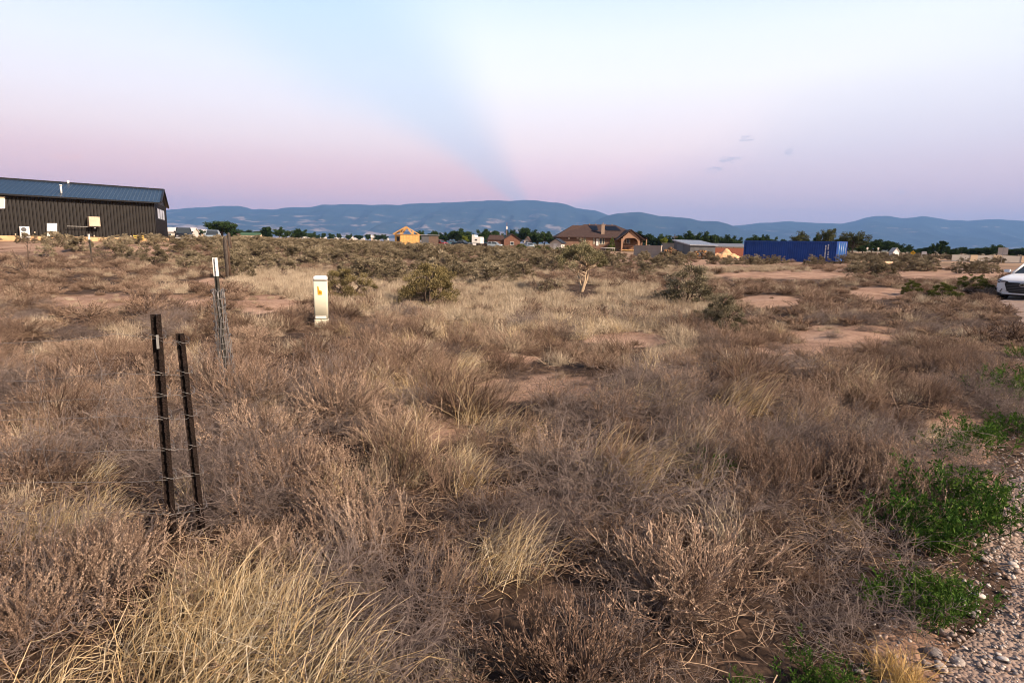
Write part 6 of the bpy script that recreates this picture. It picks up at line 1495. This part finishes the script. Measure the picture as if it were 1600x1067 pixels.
for q in ((646, 366, 10, 200, 'round'), (656, 360, 18, 200, 'round'), (668, 364, 12, 205, 'round'), (680, 360, 11, 205, 'round'), (692, 363, 14, 210, 'round'), (702, 361, 16, 210, 'round'), (722, 356, 20, 205, 'round'), (712, 360, 14, 210, 'round'), (735, 362, 12, 210, 'round'), (754, 357, 18, 200, 'round'), (765, 358, 18, 205, 'round'), (776, 360, 16, 205, 'round'), (784, 364, 12, 212, 'round'), (797, 358, 18, 225, 'round'), (808, 360, 18, 225, 'round'), (822, 355, 20, 225, 'round'), (832, 358, 16, 228, 'round'), (850, 361, 26, 200, 'round'), (862, 364, 16, 205, 'round'), (840, 364, 16, 205, 'round')): TL.append(q + ROWC)
TL.append((727, 368, 8, 195, 'yellow', 'yellow-green tree left of the white camper', None)); TL.append((1038, 371, 9, 165, 'yellow', 'yellow-green tree behind the pale block walls', None))
ROWD = ('dark green tree in the row behind the grey shed', 'trees behind the grey shed')
for q in ((1004, 360, 20, 195, 'round'), (1015, 367, 14, 195, 'round'), (1024, 369, 16, 190, 'round'), (1035, 365, 16, 188, 'round'), (1046, 367, 14, 185, 'round'), (1058, 367, 14, 185, 'round'), (1070, 366, 14, 180, 'round'), (1082, 360, 24, 175, 'round'), (1098, 361, 20, 172, 'round'), (1112, 366, 18, 172, 'round'), (1125, 369, 16, 175, 'round'), (1140, 366, 18, 175, 'round'), (1151, 370, 14, 180, 'round')): TL.append(q + ROWD)
ROWE = ('dark green tree behind the blue container', 'trees behind the blue container')
for q in ((1168, 371, 14, 180, 'round'), (1182, 366, 20, 172, 'round'), (1196, 366, 16, 175, 'round'), (1206, 369, 12, 180, 'round'), (1222, 373, 9, 200, 'round'), (1255, 368, 18, 150, 'round'), (1278, 366, 18, 150, 'round'), (1268, 371, 14, 150, 'round')): TL.append(q + ROWE)
TL += [(1246, 360, 20, 148, 'sparse', 'open olive tree rising over the middle of the blue container', None), (1291, 356.5, 20, 140, 'sparse', 'open olive tree rising over the right part of the blue container', None), (1333, 360, 36, 128, 'sparse', 'large open tree with visible trunk right of the blue container', None), (1309, 367, 12, 145, 'sparse', 'thin open tree between the two taller ones by the container end', None)]
ROWF = ('dark green tree in the long row behind the yellow road sign', 'trees of the long row behind the yellow sign')
for q in ((1322, 369, 20, 140, 'round'), (1348, 371, 22, 150, 'round'), (1362, 374, 20, 160, 'round'), (1376, 373, 22, 165, 'round'), (1390, 376, 20, 165, 'round'), (1403, 379, 20, 165, 'round'), (1415, 382, 16, 170, 'round'), (1428, 387, 14, 180, 'round'), (1440, 388, 12, 180, 'round'), (1452, 384, 14, 165, 'round'), (1462, 379, 16, 155, 'round'), (1470, 376, 9, 155, 'col'), (1479, 384, 14, 160, 'round'), (1490, 387, 14, 165, 'round')): TL.append(q + ROWF)
ROWG = ('dark green tree behind the pale panel wall', 'trees behind the pale panel wall')
for q in ((1502, 386, 18, 165, 'round'), (1516, 386, 20, 170, 'round'), (1531, 387, 20, 170, 'round'), (1543, 384, 14, 165, 'round'), (1557, 382, 26, 160, 'round'), (1574, 386, 20, 160, 'round'), (1590, 388, 20, 160, 'round'), (1606, 385, 22, 160, 'round'), (1625, 388, 24, 160, 'round'), (1650, 386, 24, 160, 'round')): TL.append(q + ROWG)
for i, (px, py, w, d, k, lb, gp) in enumerate(TL):
    P = at(px, d); hh = pt(px, py, d).z - P.z + .15; ww = w * d / FPX * 1.12
    pr = TR[k][i % len(TR[k])]; b0 = {'round': .8, 'col': .42, 'sparse': .8, 'yellow': .8}[k]
    plant_obj('tree', pr, (P.x, P.y, P.z - .1), (ww / b0, ww / b0, hh), i * 1.7, lb, 'tree', gp, ('trunk', 'crown'))

# ------------------------------------------------------------------ fence
def tpost(p0, p1, w, m, name, label, studs=True, tip=None):
    p0, p1 = Vector(p0), Vector(p1); ax = (p1 - p0); ln = ax.length; ax.normalize()
    view = Vector((p0.x, p0.y, 0)).normalized(); side = view.cross(Vector((0, 0, 1))).normalized(); side = (side - ax * side.dot(ax)).normalized(); fr = ax.cross(side).normalized()
    if fr.dot(view) > 0: fr = -fr
    o = empty(name, p0); o['label'] = label; o['category'] = 'fence post'
    Mx = Matrix((side, -fr, ax)).transposed().to_4x4()
    b = MB(); b.box(-w / 2, w / 2, -.004, .004, -.3, ln, Mx); b.box(-.004 + w * .1, .004 + w * .1, -w * .62, -.0045, -.3, ln, Mx)
    if studs:
        s = b; k = .08
        while k < ln - .02: s.box(w * .1 - .006, w * .1 + .006, -w * .62 - .005, -w * .6, k, k + .016, Mx); k += .055
    b.build('post', m, o)
    if tip:
        c0, mk = tip; t = MB(); t.box(-w / 2 - .002, w / 2 + .002, -.0065, .0065, c0, ln + .002, Mx); t.box(-.0065 + w * .1, .0065 + w * .1, -w * .62 - .003, -.007, c0, ln + .002, Mx); tp = t.build('painted_tip', mWHITE, o)
        if mk:
            q = MB()
            for i in range(3): z_ = c0 + (ln - c0) * (.2 + .24 * i); q.box(-w * .22, -w * .06, -.0085, -.007, z_, z_ + (ln - c0) * .05, Mx)
            q.build('dark_marks', mDKTXT, tp)
    return o, Mx, ln
g1 = ground(270, 846); t1 = pt(243, 491, g1.y - .02)
g2 = ground(316, 838); t2 = pt(281, 521, g2.y + .03)
o1, M1, l1 = tpost(g1, t1, .047, mRUST, 'rusted_fence_post', 'taller of the two rusted steel posts in the foreground')
MB().box(-.006, .006, -.043, -.037, l1 - .17, l1 - .10, M1).build('tag', mGALV, o1)
o2, M2, l2 = tpost(g2, t2, .041, mRUST, 'rusted_fence_post', 'shorter rusted steel post leaning just right of the taller one')
d3 = 5.9; g3 = at(341, d3); t3 = pt(335.5, 403, d3)
o3, M3, l3 = tpost(g3, t3, .043, mGREEN, 'fence_post', 'dark steel post with white painted top, wrapped in wire mesh', False, (l3_ := (t3 - g3).length - .178, True))
d5 = 28; g5 = at(140, d5); t5 = pt(138.6, 366, d5)
tpost(g5, t5, .075, mGREEN, 'fence_post', 'thin steel post with white top before the dark workshop', False, ((t5 - g5).length - .25, False))
for px, d, pyt, r_, lb in ((353, 23.7, 370, .10, 'weathered wooden fence post with torn top, right of the silver-blue suv'), (358.5, 36, 363.5, .10, 'farther weathered wooden post just behind the torn one')):
    P = at(px, d); z1 = pt(px, pyt, d).z; o = empty('wooden_post', P); tag(o, lb, 'fence post'); hh = z1 - P.z
    MB().tube([(0, 0, -.3), (.01, 0, hh * .3), (-.015, 0, hh * .7), (-.03, 0, hh * .95), (-.05, .0, hh)], [r_, r_ * .95, r_, r_ * .85, r_ * .4], 9).build('post', mWOODG, o)
    MB().tube([(r_ * .8, -.02, hh * .1), (r_ * .9, -.03, hh * .6), (r_ * .5, -.03, hh * .93)], [.05, .045, .02], 6).build('split_side', mBARK, o)
# woven wire: runs off to the left from the two posts
V3 = lambda p, q, t: Vector(p).lerp(Vector(q), t)
w_ = empty('wire_fence', g1); tag(w_, 'sagging grey woven wire fence running left from the rusted posts', 'fence')
R = random.Random(9); Ldir = Vector((-1, .06, 0)).normalized()
heights = [(528, .905), (583, .74), (616, .64), (652, .535), (700, .395), (745, .265), (800, .10)]
hs = [pt(250, py, g1.y).z - g1.z for py, _ in heights]
def wire_line(a, b, sag, n=28, wob=.012, r=.0011):
    P = []
    for i in range(n + 1):
        t = i / n; p = a.lerp(b, t); p.z -= sag * 4 * t * (1 - t); P.append(p + Vector((0, R.gauss(0, wob), R.gauss(0, wob))) * (1 if 0 < i < n else 0))
    return MB().tube(P, r, 5)
for k, hz_ in enumerate(hs):
    a = M1 @ Vector((0, -.03, hz_)); b = a + Ldir * 6.5; b.z = hz_ * .93 - .02
    wire_line(a, b, .05 + .03 * (k % 3), wob=.012 if k else .02).build('wire', mWIRE, w_)
    a2 = (M2 @ Vector((0, -.03, min(hz_ * .98, l2 - .06)))) + (Vector(g2) - Vector(g1)); wire_line(a, a2, .0, 6, .004).build('wire', mWIRE, w_)
    # wrapped ties
    tie = MB()
    for Mx, off, z_ in ((M1, Vector((0, 0, 0)), hz_), (M2, Vector(g2) - Vector(g1), min(hz_ * .98, l2 - .06))):
        tie.tube([(Mx @ Vector((.04 * math.cos(t), .045 * math.sin(t) - .012, z_ + .012 * math.sin(2 * t) + .004 * t))) + off for t in np.linspace(0, 9, 26)], .0012, 5)
    tie.build('wire_tie', mWIRE, w_)
for s in np.arange(.35, 6.2, .32):
    P = [];
    for i in range(9):
        z_ = hs[-1] + (hs[0] * .96 - hs[-1]) * i / 8; p = Ldir * (s + R.gauss(0, .02)); P.append(Vector((p.x, p.y + R.gauss(0, .012), z_ - .05 * min(1, s))))
    MB().tube(P, .0009, 4).build('stay_wire', mWIRE, w_)
# crumpled wire mesh hanging on the third post
w3 = empty('wire_mesh_roll', g3); tag(w3, 'crumpled grey wire mesh hanging round the white topped post', 'wire mesh')
hh = l3 * .80
for k in range(19):
    a = k / 13 * 6.28 + R.gauss(0, .2); rr_ = R.uniform(.03, .06); P = []
    for i in range(16):
        t = i / 15; q = rr_ * (1.0 + .5 * (1 - t)) ; P.append(M3 @ Vector((q * math.cos(a + .5 * t) + R.gauss(0, .006), q * math.sin(a + .5 * t) - .02 + R.gauss(0, .006), hh * (t * R.uniform(.985, 1.0)) * R.choice((1, 1, .98)))))
    MB().tube(P, .0029, 5).build('wire', mWIRE, w3)
for k in range(16):
    z_ = hh * (k + .5) / 16; P = []
    for i in range(17):
        a = i / 16 * 6.28; q = .06 * (1 + .35 * (1 - z_ / hh)) + R.gauss(0, .008); P.append(M3 @ Vector((q * math.cos(a), q * math.sin(a) - .02, z_ + R.gauss(0, .012))))
    MB().tube(P, .0028, 4).build('cross_wire', mWIRE, w3)

# ------------------------------------------------------------------ utility post
def pedestal():
    g = ground(503, 511); d = g.y; o = empty('utility_post', g, rad(14)); tag(o, 'cream plastic utility post with an orange sticker in the weeds', 'utility post')
    hh = pt(502, 430.5, d).z - g.z; w = 21.5 * math.hypot(g.x, g.y) / FPX / 2 * .93
    def ring(z, a, p=9.0, n=28): return [(a * math.copysign(abs(math.cos(t)) ** (2 / p), math.cos(t)), a * .9 * math.copysign(abs(math.sin(t)) ** (2 / p), math.sin(t)), z) for t in np.linspace(0, 2 * math.pi, n, endpoint=False)]
    def loft(rings, name, m):
        n = len(rings[0]); mb = MB(); V = [v for r in rings for v in r]
        F = [(i * n + k, i * n + (k + 1) % n, (i + 1) * n + (k + 1) % n, (i + 1) * n + k) for i in range(len(rings) - 1) for k in range(n)]
        mb.add(V, F, None, True); mb.f += [list(range(n))[::-1], [(len(rings) - 1) * n + k for k in range(n)]]; mb.sm += [False, True]; return mb.build(name, m, o)
    loft([ring(-.1, w * 1.03), ring(.155, w * 1.02), ring(.16, w * 1.0)], 'base', mCREAM)
    b = loft([ring(.161, w * .99), ring(hh - .10, w * .985)], 'body', mCREAM)
    loft([ring(hh - .088, w * 1.01), ring(hh - .05, w * 1.02), ring(hh - .02, w * .95), ring(hh - .004, w * .70), ring(hh, w * .3)], 'cap', mWHITE)
    loft([ring(hh - .099, w * .93), ring(hh - .089, w * .93)], 'cap_seam', mDKTXT)
    z1 = hh * .70; yf = -w * .9 - .004
    st = MB(); st.prism([(-.045, z1 - .06), (.03, z1 - .06), (.03, z1 + .01), (-.02, z1 + .03), (-.03, z1 + .10), (-.05, z1 + .10)], yf, yf + .003); st.build('sticker', mORANGE, b)
    s2 = MB(); s2.box(-.03, .012, yf - .0015, yf - .0003, z1 - .03, z1 - .022).box(-.03, .005, yf - .0015, yf - .0003, z1 - .012, z1 - .004); s2.build('dark_marks', mDKTXT, b)
    MB().box(-w * .8, w * .75, yf + .001, yf + .003, .18, .23).build('lower_band', mWHITE, b)
pedestal()
